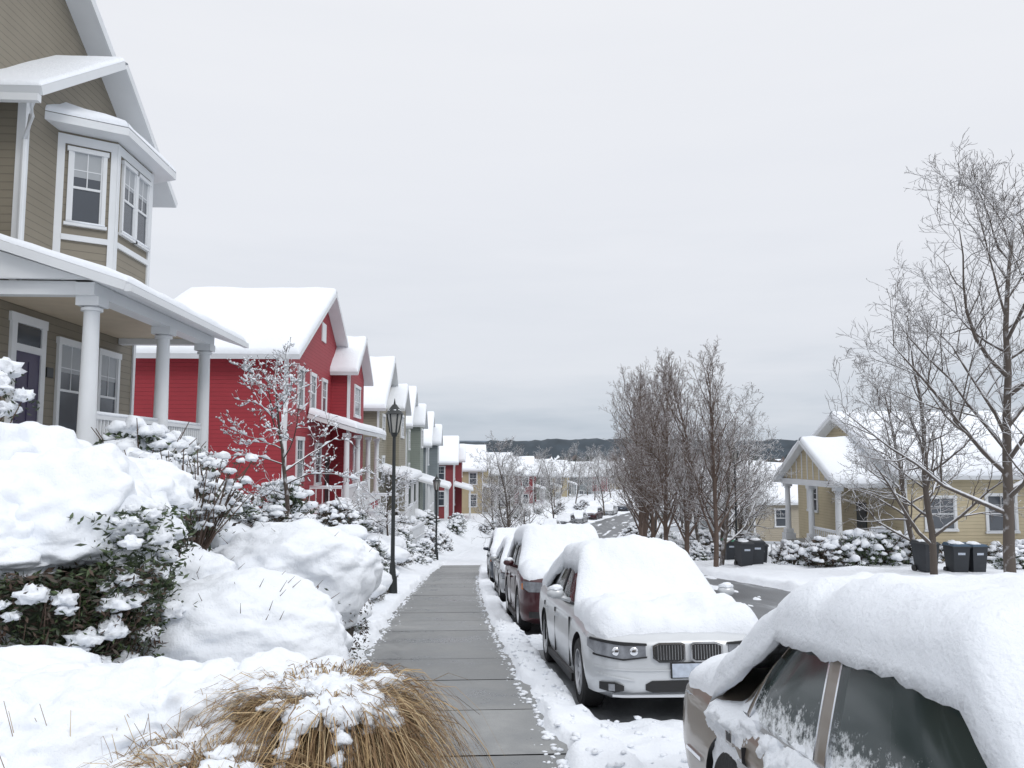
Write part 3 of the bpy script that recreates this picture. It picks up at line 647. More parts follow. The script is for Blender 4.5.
for k in range(4200):
    c=Vector((-2.50+random.gauss(0,.12),6.28+random.gauss(0,.22),random.uniform(.3,1.2))); A.leaf(c,random.uniform(.02,.045),random.choice([LEAFG,LEAFG,LEAFD,LEAFD]),.3)
for k in range(13000):
    a=random.uniform(3.1,6.35); c=Vector((-3.4+math.cos(a)*1.05*random.uniform(.75,1.14),6.08+math.sin(a)*.70*random.uniform(.75,1.14),random.uniform(-.1,.82))); A.leaf(c,random.uniform(.018,.042),random.choice([LEAFD,LEAFR,TWIG,LEAFD,LEAFG]),.28)
for k in range(46):
    z=random.uniform(.4,1.2); s=random.uniform(.03,.10); A.blob((-2.47+random.gauss(0,.1),6.22+random.gauss(0,.2),z),(s*1.2,s*1.1,s*.9),SNOW,3,.45,2,k,.7,.2)
for k in range(80):
    a=random.uniform(3.2,6.3); s=random.uniform(.02,.085); A.blob((-3.4+math.cos(a)*1.08,6.08+math.sin(a)*.74,random.uniform(-.05,.8)),(s*1.3,s*1.1,s*.9),SNOW,3,.45,2,k,.7,.2)
for k in range(130):
    a=random.uniform(3.3,6.2); p=Vector((-3.35+math.cos(a)*.7,6.1+math.sin(a)*.4,-.1)); q=Vector((-3.35+math.cos(a)*1.12,6.1+math.sin(a)*.78,random.uniform(.2,.75)))
    A.tube([p,(p+q)/2+Vector((random.gauss(0,.06),random.gauss(0,.06),0)),q],[.010,.007,.003],TWIG,3)
A.obj('shrub')
random.seed(78); A=Acc()
for k in range(22):
    p=Vector((-4.6,7.6,.6)); q=Vector((-4.75+random.gauss(0,.25),7.6+random.gauss(0,.3),random.uniform(1.9,2.5))); A.tube([p,(p+q)/2+Vector((random.gauss(0,.1),0,0)),q],[.016,.01,.005],TWIG,4)
    s=random.uniform(.05,.12); A.blob(q,(s*1.1,s*1.1,s*.95),SNOW,3,.45,2,k,.7,.2)
    for j in range(30): A.leaf(q+Vector((random.gauss(0,.07),random.gauss(0,.07),-abs(random.gauss(0,.07)))),.03,LEAFD,.35)
A.obj('shrub')
random.seed(90); A=Acc()
for k in range(60):
    a=random.random()*6.28; p=Vector((-2.95,8.9,.35)); r=random.uniform(.15,.65); q=p+Vector((math.cos(a)*r,math.sin(a)*r,random.uniform(.7,1.35))); m_=(p+q)/2+Vector((random.gauss(0,.08),random.gauss(0,.08),0))
    A.tube([p,m_,q],[.013,.008,.004],TWIG,4)
    for t in(.55,.75,1.0):
        if random.random()<.7:
            c=p+(q-p)*t; s=random.uniform(.025,.07); A.blob(c+Vector((0,0,s*.4)),(s*1.2,s*1.2,s*.85),SNOW,2,.45,2,k,.6,.2)
            for j in range(7): A.leaf(c+Vector((random.gauss(0,.05),random.gauss(0,.05),-abs(random.gauss(0,.04)))),.025,random.choice([LEAFR,LEAFD]),.3)
A.obj('shrub')
# snow blanket over the front grasses
A=Acc(); random.seed(2)
for i,(x,y,z,rx,ry,rz) in enumerate([(-3.3,5.1,.12,.8,.6,.36),(-2.6,4.7,.10,.75,.6,.36),(-1.95,4.5,.12,.7,.6,.34),(-1.45,4.5,.16,.55,.5,.32),(-1.0,4.58,.20,.45,.4,.29),(-2.3,3.9,-.08,.8,.5,.3),(-1.65,3.8,-.14,.5,.42,.3)]):
    A.blob((x,y,z),(rx,ry,rz),SNOW,6,.2,1.6,i*5+1,.8,.085,.03)
for k in range(90):
    p=Vector((-1.3+random.gauss(0,.35),4.1+random.gauss(0,.3),.1)); 
    q=p+Vector((random.gauss(0,.12),random.gauss(0,.1),random.uniform(.2,.36))); A.tube([p,q],[.003,.0015],random.choice(STR),3)
A.obj('ornamental_grass')
def grassclump(x,y,z0,R,Hh,n,seed,nt_=15,npf=9):
    random.seed(seed); A=Acc()
    def zz(s): return Hh*(2.9*s-2.35*s*s-.35*s**4)
    for k in range(n):
        az=random.random()*6.283; rr=R*random.uniform(.45,1.1); sc=random.uniform(.65,1.08); w=random.uniform(.002,.005)
        dx,dy=math.cos(az),math.sin(az); tw=random.gauss(0,.3); b0=(random.gauss(0,.08),random.gauss(0,.08))
        pts=[]; m=random.choice(STR+[STR[1]]); s_end=random.uniform(.75,1.0)
        for i in range(8):
            s=i/7*s_end; r=rr*(s**1.35); z=zz(s)*sc
            a2=az+tw*s; pts.append(Vector((x+b0[0]+math.cos(a2)*r,y+b0[1]+math.sin(a2)*r,z0+z)))
        v=[];sd=Vector((-dy,dx,random.gauss(0,.5))).normalized()
        for i,p in enumerate(pts): ww=w*(1-.7*i/7); v+= [p-sd*ww,p+sd*ww]
        A.add(v,[[2*i,2*i+1,2*i+3,2*i+2] for i in range(7)],m)
    for k in range(nt_):
        az=random.random()*6.283; rr=R*random.uniform(.7,1.02); s0=random.uniform(.15,.36); s1=random.uniform(.48,.92); wd=random.uniform(.02,.06); tw=random.gauss(0,.35)
        nn=int((s1-s0)*34)
        for i in range(nn):
            if random.random()<.15: continue
            s=s0+(s1-s0)*i/nn; r=rr*(s**1.35); q=wd*math.sin(math.pi*(i+.6)/(nn+.2))**.6*random.uniform(.6,1.3)
            A.blob((x+math.cos(az+tw*s)*r+random.gauss(0,.012),y+math.sin(az+tw*s)*r+random.gauss(0,.012),z0+zz(s)+.010),(q*1.2,q*1.2,q*.85),SNOW,2,.4,2,k+i,.8,.2)
    for k in range(npf):
        az=random.uniform(.0,6.28); r=R*random.uniform(.05,.48); s=random.uniform(.05,.12); A.blob((x+math.cos(az)*r,y+math.sin(az)*r,z0+Hh*.85+random.gauss(0,.02)-r*.12),(s*1.3,s*1.3,s*.75),SNOW,4,.4,2,k,.8,.15,.03)
    A.obj('ornamental_grass')
grassclump(-.70,4.1,-.42,.82,1.0,7000,3,46,18)
grassclump(-1.1,3.55,-.42,.7,.85,4200,8,24,9)
# ---------------------------------------------------------------- cars
def car(name,loc,yaw,K,paint,glass):
    L,W=K['L'],K['W']; zr=K['zr']; belt=K['belt']; g0,g1,r0,r1=K['g']; hb,hr=K['gh']
    Yc=loc[1]+L/2; sl=(zp(Yc+1)-zp(Yc-1))/2
    b=B(name,loc,(math.atan(sl),0,yaw))
    def hw(y):
        R=.5; R2=.45; k=1
        if y<R: k=.62+.38*math.sqrt(max(0,1-(1-y/R)**2))
        if y>L-R2: k=min(k,.7+.3*math.sqrt(max(0,1-(1-(L-y)/R2)**2)))
        return W*k
    zt=K['zt']; zbm=[(0,.26),(.25,.19),(L-.5,.2),(L,.34)]
    ys=[0,.012,.03,.06,.1,.15,.22,.3,.4,.5]; 
    y=.65
    while y<L-.5: ys.append(y); y+=.12
    ys+=[L-.45,L-.36,L-.27,L-.19,L-.12,L-.07,L-.03,L-.012,L]
    v=[];f=[]
    for y in ys:
        w=hw(y); t=interp(zt,y); zb=interp(zbm,y); e=0
        q=min(y,L-y)
        if q<.06: e=.05*(1-math.sqrt(max(0,1-(1-q/.06)**2)))
        t-=e; zb+=e; zm=.5*(zb+t)
        half=[(0,zb),(w*.8,zb),(w*.95,zb+.05),(w*.985,zb+.16),(w*1.0,zm-.05),(w*1.0,zm+.06),(w*.985,t-.14),(w*.965,t-.07),(w*.92,t-.025),(w*.82,t),(w*.45,t+.018),(0,t+.025)]
        ring=half+[(-a,z) for a,z in half[-2:0:-1]]
        v+=[(a,y,z) for a,z in ring]
    k=len(ring)
    for i in range(len(ys)-1):
        for j in range(k): f.append([i*k+j,(i+1)*k+j,(i+1)*k+(j+1)%k,i*k+(j+1)%k])
    f.append(list(range(k))); f.append([(len(ys)-1)*k+j for j in range(k)][::-1])
    bm=bmesh.new(); bv=[bm.verts.new(p) for p in v]
    for q in f: bm.faces.new([bv[i] for i in q])
    bmesh.ops.recalc_face_normals(bm,faces=bm.faces); me=bpy.data.meshes.new('body'); bm.to_mesh(me); bm.free()
    me.materials.append(paint); me.materials.append(BLACK)
    body=link(bpy.data.objects.new('body',me))
    wr=K['wr']; cb=bmesh.new()
    for wy in K['wy']:
        for s in(-1,1):
            M=Matrix.Translation((s*(W-.02),wy,wr))@Matrix.Rotation(rad(90),4,'Y')
            bmesh.ops.create_cone(cb,cap_ends=True,segments=36,radius1=wr+.055,radius2=wr+.055,depth=.5,matrix=M)
    for q in cb.faces: q.material_index=1
    cm=bpy.data.meshes.new('cut'); cb.to_mesh(cm); cb.free(); cm.materials.append(paint); cm.materials.append(BLACK)
    co=link(bpy.data.objects.new('cut',cm)); md=body.modifiers.new('b','BOOLEAN'); md.object=co; md.operation='DIFFERENCE'; md.solver='EXACT'
    bpy.context.view_layer.update(); dg=bpy.context.evaluated_depsgraph_get(); me2=bpy.data.meshes.new_from_object(body.evaluated_get(dg))
    body.modifiers.clear(); body.data=me2; me2.name='body'; bpy.data.objects.remove(co); bpy.data.meshes.remove(cm)
    me2.polygons.foreach_set('use_smooth',[True]*len(me2.polygons)); me2.set_sharp_from_angle(angle=rad(32)); me2.update(); body.parent=b.e
    def lev(t):
        tt=t**.92; return (g0+(r0-g0)*tt, g1+(r1-g1)*tt, hb+(hr-hb)*t**1.15, belt-.03+(zr-belt+.03)*t)
    NE=5.0
    def ringp(t,sc=1,dz=0,m=56):
        a0,a1,w,z=lev(t); yc=(a0+a1)/2; hl=(a1-a0)/2; o=[]
        for j in range(m):
            th=2*math.pi*j/m; c,s=math.cos(th),math.sin(th)
            rr=(abs(c)**NE+abs(s)**NE)**(-1/NE); o.append((w*c*rr*sc,yc+hl*s*rr*sc,z+dz))
        return o
    A=b.acc('greenhouse'); R=[ringp(t) for t in(0,.15,.3,.45,.6,.75,.88)]; m=56
    vv=sum(R,[]); A.add(vv,[[i*m+j,i*m+(j+1)%m,(i+1)*m+(j+1)%m,(i+1)*m+j] for i in range(len(R)-1) for j in range(m)],glass)
    A=b.acc('roof_panel'); R=[ringp(.88),ringp(.94),ringp(1.0),ringp(1,.93,.03),ringp(1,.7,.05),ringp(1,.3,.06)]
    vv=sum(R,[]); A.add(vv,[[i*m+j,i*m+(j+1)%m,(i+1)*m+(j+1)%m,(i+1)*m+j] for i in range(len(R)-1) for j in range(m)]+[[5*m+j for j in range(m)]],paint)
    def sp(y,t,s,off):
        a0,a1,w,z=lev(t); yc=(a0+a1)/2; hl=(a1-a0)/2; q=min(.999,abs((y-yc)/hl)); return (s*(w*(1-q**NE)**(1/NE)+off),y,z)
    def pillar(part,mt,e0,e1,off=.012,n=8):
        for s in(-1,1):
            vv=[]
            for i in range(n+1):
                k=i/n
                for e in(e0,e1):
                    y=e[0]+(e[2]-e[0])*k; t=e[1]+(e[3]-e[1])*k; vv.append(sp(y,t,s,off))
                for e in(e1,e0):
                    y=e[0]+(e[2]-e[0])*k; t=e[1]+(e[3]-e[1])*k; vv.append(sp(y,t,s,-.02))
            b.acc(part).add(vv,[[i*4+j,i*4+(j+1)%4,(i+1)*4+(j+1)%4,(i+1)*4+j] for i in range(n) for j in range(4)],mt)
    pillar('pillar_a',paint,(g0+.06,0,r0+.04,.95),(g0+.15,0,r0+.13,.95))
    for (pb,pt,wd,mt) in K['pil']: 
        pillar('pillar',mt,(pb-wd,0,pt-wd,.93),(pb+wd,0,pt+wd,.93))
        if K.get('chrome'):
            for s_ in(-1,1): pillar('pillar_chrome',CHROME,(pb+s_*wd-.006,0,pt+s_*wd-.006,.93),(pb+s_*wd+.006,0,pt+s_*wd+.006,.93),.018)
    cw=K['cw']; pillar('pillar_c',paint,(g1-cw,0,r1-cw*.5,.95),(g1-.03,0,r1-.03,.95))
    for s in(-1,1):
        n=16; vv=[]
        for i in range(n+1):
            y=g0+.12+(g1-g0-.2)*i/n
            p=sp(y,.03,s,.02); vv+=[(p[0],y,p[2]-.012),(p[0],y,p[2]+.014),(p[0]-s*.03,y,p[2]+.014),(p[0]-s*.03,y,p[2]-.012)]
        b.acc('belt_moulding').add(vv,[[i*4+j,i*4+(j+1)%4,(i+1)*4+(j+1)%4,(i+1)*4+j] for i in range(n) for j in range(4)],CHROME if K.get('chrome') else BLACK)
    for wy in K['wy']:
        for s in(-1,1):
            prof=[(wr*.62,-.10),(wr*.66,-.115),(wr*.9,-.11),(wr*.985,-.085),(wr,-.05),(wr,.05),(wr*.985,.085),(wr*.9,.11),(wr*.66,.105),(wr*.64,.09),(wr*.60,.02)]
            A=b.acc('wheel'); n=40; vv=[]
            for i in range(n):
                a=2*math.pi*i/n
                for r,x in prof: vv.append((s*(W-.12+x),wy+r*math.cos(a),wr+r*math.sin(a)))
            q=len(prof); A.add(vv,[[i*q+j,i*q+j+1,((i+1)%n)*q+j+1,((i+1)%n)*q+j] for i in range(n) for j in range(q-1)],RUBBER)
            A=b.acc('rim'); vv=[]
            pr=[(wr*.66,.108),(wr*.62,.108),(wr*.60,.03)]
            for i in range(n):
                a=2*math.pi*i/n
                for r,x in pr: vv.append((s*(W-.12+x),wy+r*math.cos(a),wr+r*math.sin(a)))
            A.add(vv,[[i*3+j,i*3+j+1,((i+1)%n)*3+j+1,((i+1)%n)*3+j] for i in range(n) for j in range(2)],ALLOY)
            vv=[(s*(W-.13),wy+wr*.62*math.cos(2*math.pi*i/n),wr+wr*.62*math.sin(2*math.pi*i/n)) for i in range(n)]; b.acc('rim_recess_shade').add(vv,[list(range(n))],BLACK)  # flat black disc stands in for the shade in the recess behind the spokes
            ns=K.get('spokes',10)
            for i in range(ns):
                a=2*math.pi*i/ns; d=Vector((0,math.cos(a),math.sin(a))); t=Vector((0,-math.sin(a),math.cos(a))); c=Vector((s*(W-.12+.085),wy,wr)); e=Vector((s,0,0))
                r1_=wr*.64; vv=[]
                for (r,wd,x) in((.03,.028,0),(r1_,.016,.0)):
                    for sx in(0,-.035):
                        for st in(-1,1): vv.append(c+d*r+t*wd*st+e*(x+sx))
                A.add(vv,[[0,1,3,2],[4,6,7,5],[0,4,5,1],[2,3,7,6],[0,2,6,4],[1,5,7,3]],ALLOY)
            A.blob((s*(W-.05),wy,wr),(.02,.05,.05),ALLOY,2,0,1,0,1,0)
    def yf(a):
        k=min(.995,abs(a)/W); R=.5
        if k<.62: return 0
        return R*(1-math.sqrt(max(0,1-((k-.62)/.38)**2)))
    def patch(part,mt,prof,off=.01,n=10,thick=.03):
        vv=[]; pts=[]
        for i in range(len(prof)-1):
            for k in range(n):
                t=k/n; pts.append([prof[i][c]+(prof[i+1][c]-prof[i][c])*t for c in range(3)])
        pts.append(list(prof[-1]))
        for a,z0,z1 in pts:
            y=yf(a); nx=(abs(a)/W)**6*.8*(1 if a>0 else -1); d=Vector((nx,-1,0)).normalized()
            for z,o in((z0,off),(z1,off),(z1,off-thick),(z0,off-thick)): vv.append((a+d.x*o,y+d.y*o,z))
        ff=[[i*4+j,i*4+(j+1)%4,(i+1)*4+(j+1)%4,(i+1)*4+j] for i in range(len(pts)-1) for j in range(4)]+[[0,1,2,3],[4*(len(pts)-1)+j for j in range(4)]]
        b.acc(part).add(vv,ff,mt)
    zn=K['nose']
    if K['front']=='kidney':
        for s in(-1,1):
            patch('grille_frame',CHROME,[(s*.025,zn-.15,zn-.01),(s*.06,zn-.17,zn+.005),(s*.27,zn-.17,zn+.005),(s*.33,zn-.13,zn-.02)],.028)
            patch('grille',BLACK,[(s*.042,zn-.138,zn-.02),(s*.07,zn-.155,zn-.010),(s*.262,zn-.155,zn-.010),(s*.31,zn-.122,zn-.03)],.034)
            for i in range(9): a=s*(.067+i*.027); patch('grille_slat',ALLOY,[(a-.002,zn-.145,zn-.018),(a+.002,zn-.145,zn-.018)],.036,2)
            patch('headlamp',LAMPG,[(s*.39,zn-.115,zn-.02),(s*.55,zn-.135,zn-.005),(s*.8,zn-.12,zn+.02),(s*.875,zn-.05,zn+.03)],.012)
            patch('headlamp_shade',BLACK,[(s*.38,zn-.02,zn-.002),(s*.6,zn-.016,zn+.014),(s*.86,zn+.018,zn+.038)],.018)
            patch('headlamp_shade',BLACK,[(s*.38,zn-.128,zn-.115),(s*.6,zn-.148,zn-.134),(s*.84,zn-.115,zn-.10)],.016)
            for c in(.5,.66): b.acc('headlamp_lens').blob((s*c,yf(c)-.010,zn-.068),(.042,.012,.042),CHROME,3,0,1,0,1,0)
            patch('bumper_vent',BLACK,[(s*.60,.29,.33),(s*.68,.27,.36),(s*.80,.29,.35)],.010)
            patch('fog_lamp',LAMPG,[(s*.68,.285,.345),(s*.73,.285,.345)],.018)
            patch('bumper_lip',paint,[(s*.5,.37,.385),(s*.82,.42,.435)],.016)
        patch('bumper_intake',BLACK,[(-.40,.29,.34),(-.34,.27,.37),(.34,.27,.37),(.40,.29,.34)],.010)
        patch('bumper_lip',paint,[(-.7,.235,.255),(0,.225,.25),(.7,.235,.255)],.022)
        patch('bumper_crease',paint,[(-.84,.475,.49),(-.4,.455,.468),(.4,.455,.468),(.84,.475,.49)],.014)
        patch('number_plate',PLATE,[(-.155,.40,.52),(.155,.40,.52)],.035,3); patch('plate_frame',BLACK,[(-.165,.39,.53),(.165,.39,.53)],.03,3)
    else:
        patch('grille',BLACK,[(-.42,zn-.14,zn),(.42,zn-.14,zn)],.012); patch('grille_frame',CHROME,[(-.44,zn,zn+.02),(.44,zn,zn+.02)],.02)
        for i in range(3): patch('grille_slat',CHROME,[(-.42,zn-.115+i*.04,zn-.105+i*.04),(.42,zn-.115+i*.04,zn-.105+i*.04)],.02)
        for s in(-1,1): 
            patch('headlamp',LAMPG,[(s*.47,zn-.14,zn+.01),(s*.78,zn-.14,zn+.03),(s*.86,zn-.08,zn+.03)],.012); patch('turn_signal',AMBER,[(s*.862,zn-.11,zn),(s*.885,zn-.1,zn-.01)],.012)
            patch('fog_lamp',BLACK,[(s*.6,.3,.4),(s*.78,.3,.4)],.012)
        patch('bumper_intake',BLACK,[(-.5,.26,.42),(.5,.26,.42)],.012); patch('number_plate',PLATE,[(-.155,.46,.58),(.155,.46,.58)],.03,3)
    for s in(-1,1):
        for yd in K['seams']: b.box('door_seam',BLACK,min(s*(W-.02),s*(W+.0015)),max(s*(W-.02),s*(W+.0015)),yd-.004,yd+.004,.30,belt-.12)
        for yd in K['handles']: 
            b.box('door_handle',CHROME if K.get('chrome') else paint,min(s*W*.97,s*(W+.028)),max(s*W*.97,s*(W+.028)),yd-.09,yd+.09,belt-.2,belt-.165)
        b.box('sill',BLACK,min(s*(W-.06),s*(W-.002)),max(s*(W-.06),s*(W-.002)),K['wy'][0]+.4,K['wy'][1]-.4,.17,.25)
        if K.get('chrome'):
            b.box('side_moulding',BLACK,min(s*(W-.02),s*(W+.014)),max(s*(W-.02),s*(W+.014)),K['wy'][0]+.42,K['wy'][1]-.42,.47,.53)
            b.box('side_moulding',CHROME,min(s*(W-.02),s*(W+.018)),max(s*(W-.02),s*(W+.018)),K['wy'][0]+.42,K['wy'][1]-.42,.495,.505)
            b.box('side_moulding',CHROME,min(s*(W-.02),s*(W+.01)),max(s*(W-.02),s*(W+.01)),K['wy'][1]+.42,L-.45,.495,.515)
            b.box('fuel_flap',CHROME,min(s*(W-.02),s*(W+.002)),max(s*(W-.02),s*(W+.002)),K['wy'][1]-.12,K['wy'][1]-.02,.70,.77); b.box('fuel_flap',BLACK,min(s*(W-.02),s*(W+.004)),max(s*(W-.02),s*(W+.004)),K['wy'][1]-.10,K['wy'][1]-.04,.715,.755)
        b.acc('mirror').blob((s*(W+.09),g0+.42,belt+.1),(.10,.06,.065),paint,3,.0,1,0,.9,0)
        b.acc('mirror').tube([Vector((s*(W-.08),g0+.45,belt+.02)),Vector((s*(W+.08),g0+.43,belt+.07))],[.03,.03],paint,6)
        b.acc('snow_on_mirror').blob((s*(W+.09),g0+.42,belt+.145),(.09,.06,.05),SNOW,3,.2,2,3,.2)
        b.box('rear_lamp',TAIL,min(s*(W*.55),s*(W*.72)),max(s*(W*.55),s*(W*.72)),L-.06,L+.008,.62,.76)
    b.box('rear_bumper_strip',BLACK,-W*.68,W*.68,L-.05,L+.012,.44,.5)
    # snow cover
    th0,thr=K['snow']; y0,y1=K['sy']; dent=K.get('dent',.4); drp=K.get('droop',.10)
    def top(y):
        if y<=g0 or y>=g1: return interp(zt,y)
        if y<r0: k=(y-g0)/(r0-g0); return interp(zt,g0)*(1-k)+(zr+.02)*k
        if y>r1: k=(g1-y)/(g1-r1); return interp(zt,g1)*(1-k)+(zr+.02)*k
        return zr+.04
    def sw(y):
        bodyw=hw(y)*.94; rw=hr+.045; gw=hb+.02
        if y<g0-.15 or y>g1+.15: return bodyw
        if y<g0+.05: k=sm((y-g0+.15)/.2); return bodyw*(1-k)+min(bodyw,gw)*k
        if y>g1-.05: k=sm((g1+.15-y)/.2); return bodyw*(1-k)+min(bodyw,gw)*k
        if y<r0: k=(y-g0-.05)/(r0-g0-.05); return gw*(1-k)+rw*k
        if y>r1: k=(g1-.05-y)/(g1-.05-r1); return gw*(1-k)+rw*k
        return rw
    yy=edgelist(y1-y0,.22,1,1,.04); N=len(yy); vv=[]; rr=.17; sd=loc[1]
    def e(d,r): return math.sqrt(max(0,1-(1-min(d,r)/r)**2))
    for d in yy:
        y=y0+d; w=sw(y)*(1+.025*N3(y*3,sd,7)+.012*N3(y*11,sd,2)); inner=[0,.01,.03,.06,.1,.15]; 
        asx=[-w+q for q in inner]+[(-w+.15)+(2*w-.3)*i/34 for i in range(1,34)]+[w-q for q in inner[::-1]]
        kr=sm((y-g0+.3)/(r0-g0))*sm((g1+.3-y)/(g1-r1)) ; th=th0+(thr-th0)*kr
        th*=1-dent*math.exp(-((y-g0-.12)/.3)**2)
        row=[]
        for a in asx:
            q=abs(a)/w; base=top(y)+.02*(1-q*q)-(.05 if kr<.5 else .03)*q**6
            h_=th*e(w-abs(a),rr)*e(min(d,y1-y),.2)
            h_*=1+.36*N3(a*1.6+sd,y*1.6,2)+.24*N3(a*4.5,y*4.5,sd)+.10*N3(a*11,y*11,sd)+.04*N3(a*26,y*26,sd)
            bul=1+.03*e(w-abs(a),.06)*(abs(a)/w)**4
            # the lip of bonnet snow wanders back and forth a little
            yo=(.05*N3(a*2.5,sd,9)+.025*N3(a*8,sd,4))*(1-min(1,d/.5)) if d<.5 else 0
            row.append((a*bul,y+yo,base+h_-(.015 if d>.02 else .03)))
        dr=(.02+drp*kr)*(1+.5*N3(y*4,sd,1)+.3*N3(y*13,sd,1)); 
        l,r_=row[0],row[-1]
        row=[(l[0]*.96,y,l[2]-dr*.8),(l[0]*1.025,y,l[2]-dr)]+row+[(r_[0]*1.025,y,r_[2]-dr),(r_[0]*.96,y,r_[2]-dr*.8)]
        vv+=row
    M=len(row); b.acc('snow_cover').add(vv,[[i*M+j,i*M+j+1,(i+1)*M+j+1,(i+1)*M+j] for i in range(N-1) for j in range(M-1)],SNOW)
    if K.get('cling'):
        A=b.acc('snow_clinging')
        for s in(-1,1):
            vv=[]; ny,nz=260,40
            for i in range(ny+1):
                y=g0+.2+(g1-g0-.3)*i/ny
                for j in range(nz+1):
                    t=j/nz; z=belt-.40+.50*t
                    if z<belt-.14: bx=W*.999
                    elif z<belt: bx=W*.999+(hb+.005-W*.999)*((z-belt+.14)/.14)**1.5
                    else: bx=abs(sp(y,(z-belt+.03)/(zr-belt+.03),1,0)[0])
                    ctr=belt-.05-.10*sm((3.3-y)/.5)*sm((y-1.6)/.5); wdt=.06+.09*sm((3.3-y)/.5)
                    env=math.exp(-((z-ctr)/wdt)**2)
                    nn=.40+1.1*N3(y*2.2,z*5,s+sd)+.6*N3(y*8,z*9,s)+.45*N3(y*22,z*22,s)+.3*N3(y*50,z*50,s)
                    h_=.06*(env*(.30+nn)-.42+.15*nn)
                    vv.append((s*(bx+max(-.03,h_)),y,z))
            A.add(vv,[[i*(nz+1)+j,i*(nz+1)+j+1,(i+1)*(nz+1)+j+1,(i+1)*(nz+1)+j] for i in range(ny) for j in range(nz)],SNOW)
    b.done(smooth=('greenhouse','roof_panel','wheel','rim','mirror','headlamp_lens','headlamp','badge'))
    return b
def paintm(n,c,metal=.3,r=.32): return mat(n,c,r,metal=metal,var=.08,vscale=3,coat=.6,bump=.02,bscale=90)
SED=dict(L=4.6,W=.9,zr=1.38,belt=.93,g=(1.3,4.15,2.0,3.35),gh=(.81,.62),zt=[(0,.70),(.12,.76),(.4,.81),(.9,.86),(1.35,.91),(2,.92),(3.7,.96),(4.2,1.0),(4.5,.98),(4.6,.85)],wr=.33,wy=(.82,3.62),pil=[(2.55,2.62,.04,BLACK)],cw=.3,
  front='kidney',nose=.70,seams=(1.35,2.52,3.55),handles=(2.35,3.3),snow=(.19,.19),sy=(.10,4.5),spokes=10,dent=.6)
PW=paintm('white_paint',(.58,.60,.62),.25); PG=paintm('champagne_paint',(.25,.212,.172),.5,.35); PM=paintm('maroon_paint',(.055,.012,.016),.3); PS=paintm('silver_paint',(.4,.41,.42),.5); PB=paintm('dark_blue_paint',(.03,.04,.06),.3)
OLD=dict(L=4.9,W=.9,zr=1.28,belt=.85,g=(1.40,4.15,1.95,3.42),gh=(.83,.70),zt=[(0,.70),(.1,.78),(.5,.81),(1.4,.85),(2,.83),(3.8,.84),(4.15,.88),(4.75,.86),(4.9,.76)],wr=.33,wy=(.85,3.75),pil=[(2.78,2.80,.05,PG),(3.62,3.42,.03,PG)],cw=.30,
  front='std',nose=.72,seams=(1.5,2.78,3.5),handles=(2.6,3.4),snow=(.13,.18),sy=(.2,4.87),spokes=8,chrome=True,cling=1,dent=.2,droop=.04)
SUV=dict(L=4.7,W=.92,zr=1.62,belt=1.05,g=(1.2,4.55,1.85,4.1),gh=(.84,.68),zt=[(0,.85),(.1,.93),(.4,.99),(1.25,1.08),(2,1.06),(4.4,1.08),(4.65,1.05),(4.7,.95)],wr=.37,wy=(.88,3.7),pil=[(2.5,2.6,.05,BLACK),(3.5,3.5,.05,BLACK)],cw=.3,
  front='std',nose=.86,seams=(1.35,2.5,3.5),handles=(2.3,3.3),snow=(.15,.18),sy=(.1,4.6),spokes=5)
rz=lambda Y:-math.atan((cx(Y+2)-cx(Y-2))/4)
def gz(y): return zp(y)-.12
car('parked_car',(2.16,.20,gz(.20)),.0,OLD,PG,CGF)
car('parked_car',(2.02,7.4,gz(7.4)),.025,SED,PW,CG)
car('parked_car',(1.80,13.5,gz(13.5)),.02,SUV,PM,CG)
car('parked_car',(1.68,19.8,gz(19.8)),.01,SED,PS,CG)
car('parked_car',(1.62,26.5,gz(26.5)),0,SUV,PB,CG)
for i,(y,u,K,P) in enumerate([(84,1.95,SED,PS),(93,1.95,SUV,PB),(101,1.95,SED,PS),(109,1.95,SUV,PM),(118,1.95,SED,PW),(128,1.95,SUV,PB),(116,8.7,SUV,PM),(126,8.7,SED,PB)]):
    car('parked_car',(u+cx(y),y,gz(y)),rz(y+2),K,P,CG)
# ---------------------------------------------------------------- street lamps
def lamp(x,y,ztop):
    z0=H(x-cx(y),y)-.1; b=B('street_lamp',(x,y,0)); zl=ztop-.95
    b.cyl('base',DARK,(0,0),.13,.11,z0,z0+.5,12); b.cyl('base',DARK,(0,0),.09,.06,z0+.5,z0+.85,12); b.cyl('post',DARK,(0,0),.052,.04,z0+.85,zl,12)
    b.cyl('collar',DARK,(0,0),.06,.1,zl,zl+.1,12); b.cyl('lantern',LAMPW,(0,0),.10,.18,zl+.1,zl+.55,6)
    for j in range(6):
        a=2*math.pi*j/6; b.acc('lantern_frame').tube([Vector((.103*math.cos(a),.103*math.sin(a),zl+.1)),Vector((.185*math.cos(a),.185*math.sin(a),zl+.56))],[.02,.02],DARK,4)
    b.cyl('cap',DARK,(0,0),.24,.2,zl+.56,zl+.60,12); b.cyl('cap',DARK,(0,0),.2,.05,zl+.6,zl+.8,12); b.cyl('finial',DARK,(0,0),.03,.005,zl+.8,zl+.95,8)
    b.acc('snow_cap').blob((0,0,zl+.64),(.16,.16,.06),SNOW,3,.15,2,1,.2)
    b.done(smooth=('post','base'))
lamp(-1.85,20,3.0); lamp(-1.7,43,0.6); lamp(12.1,36,2.1); lamp(2.8,74,-1.2); lamp(17.5,75,-1.5)
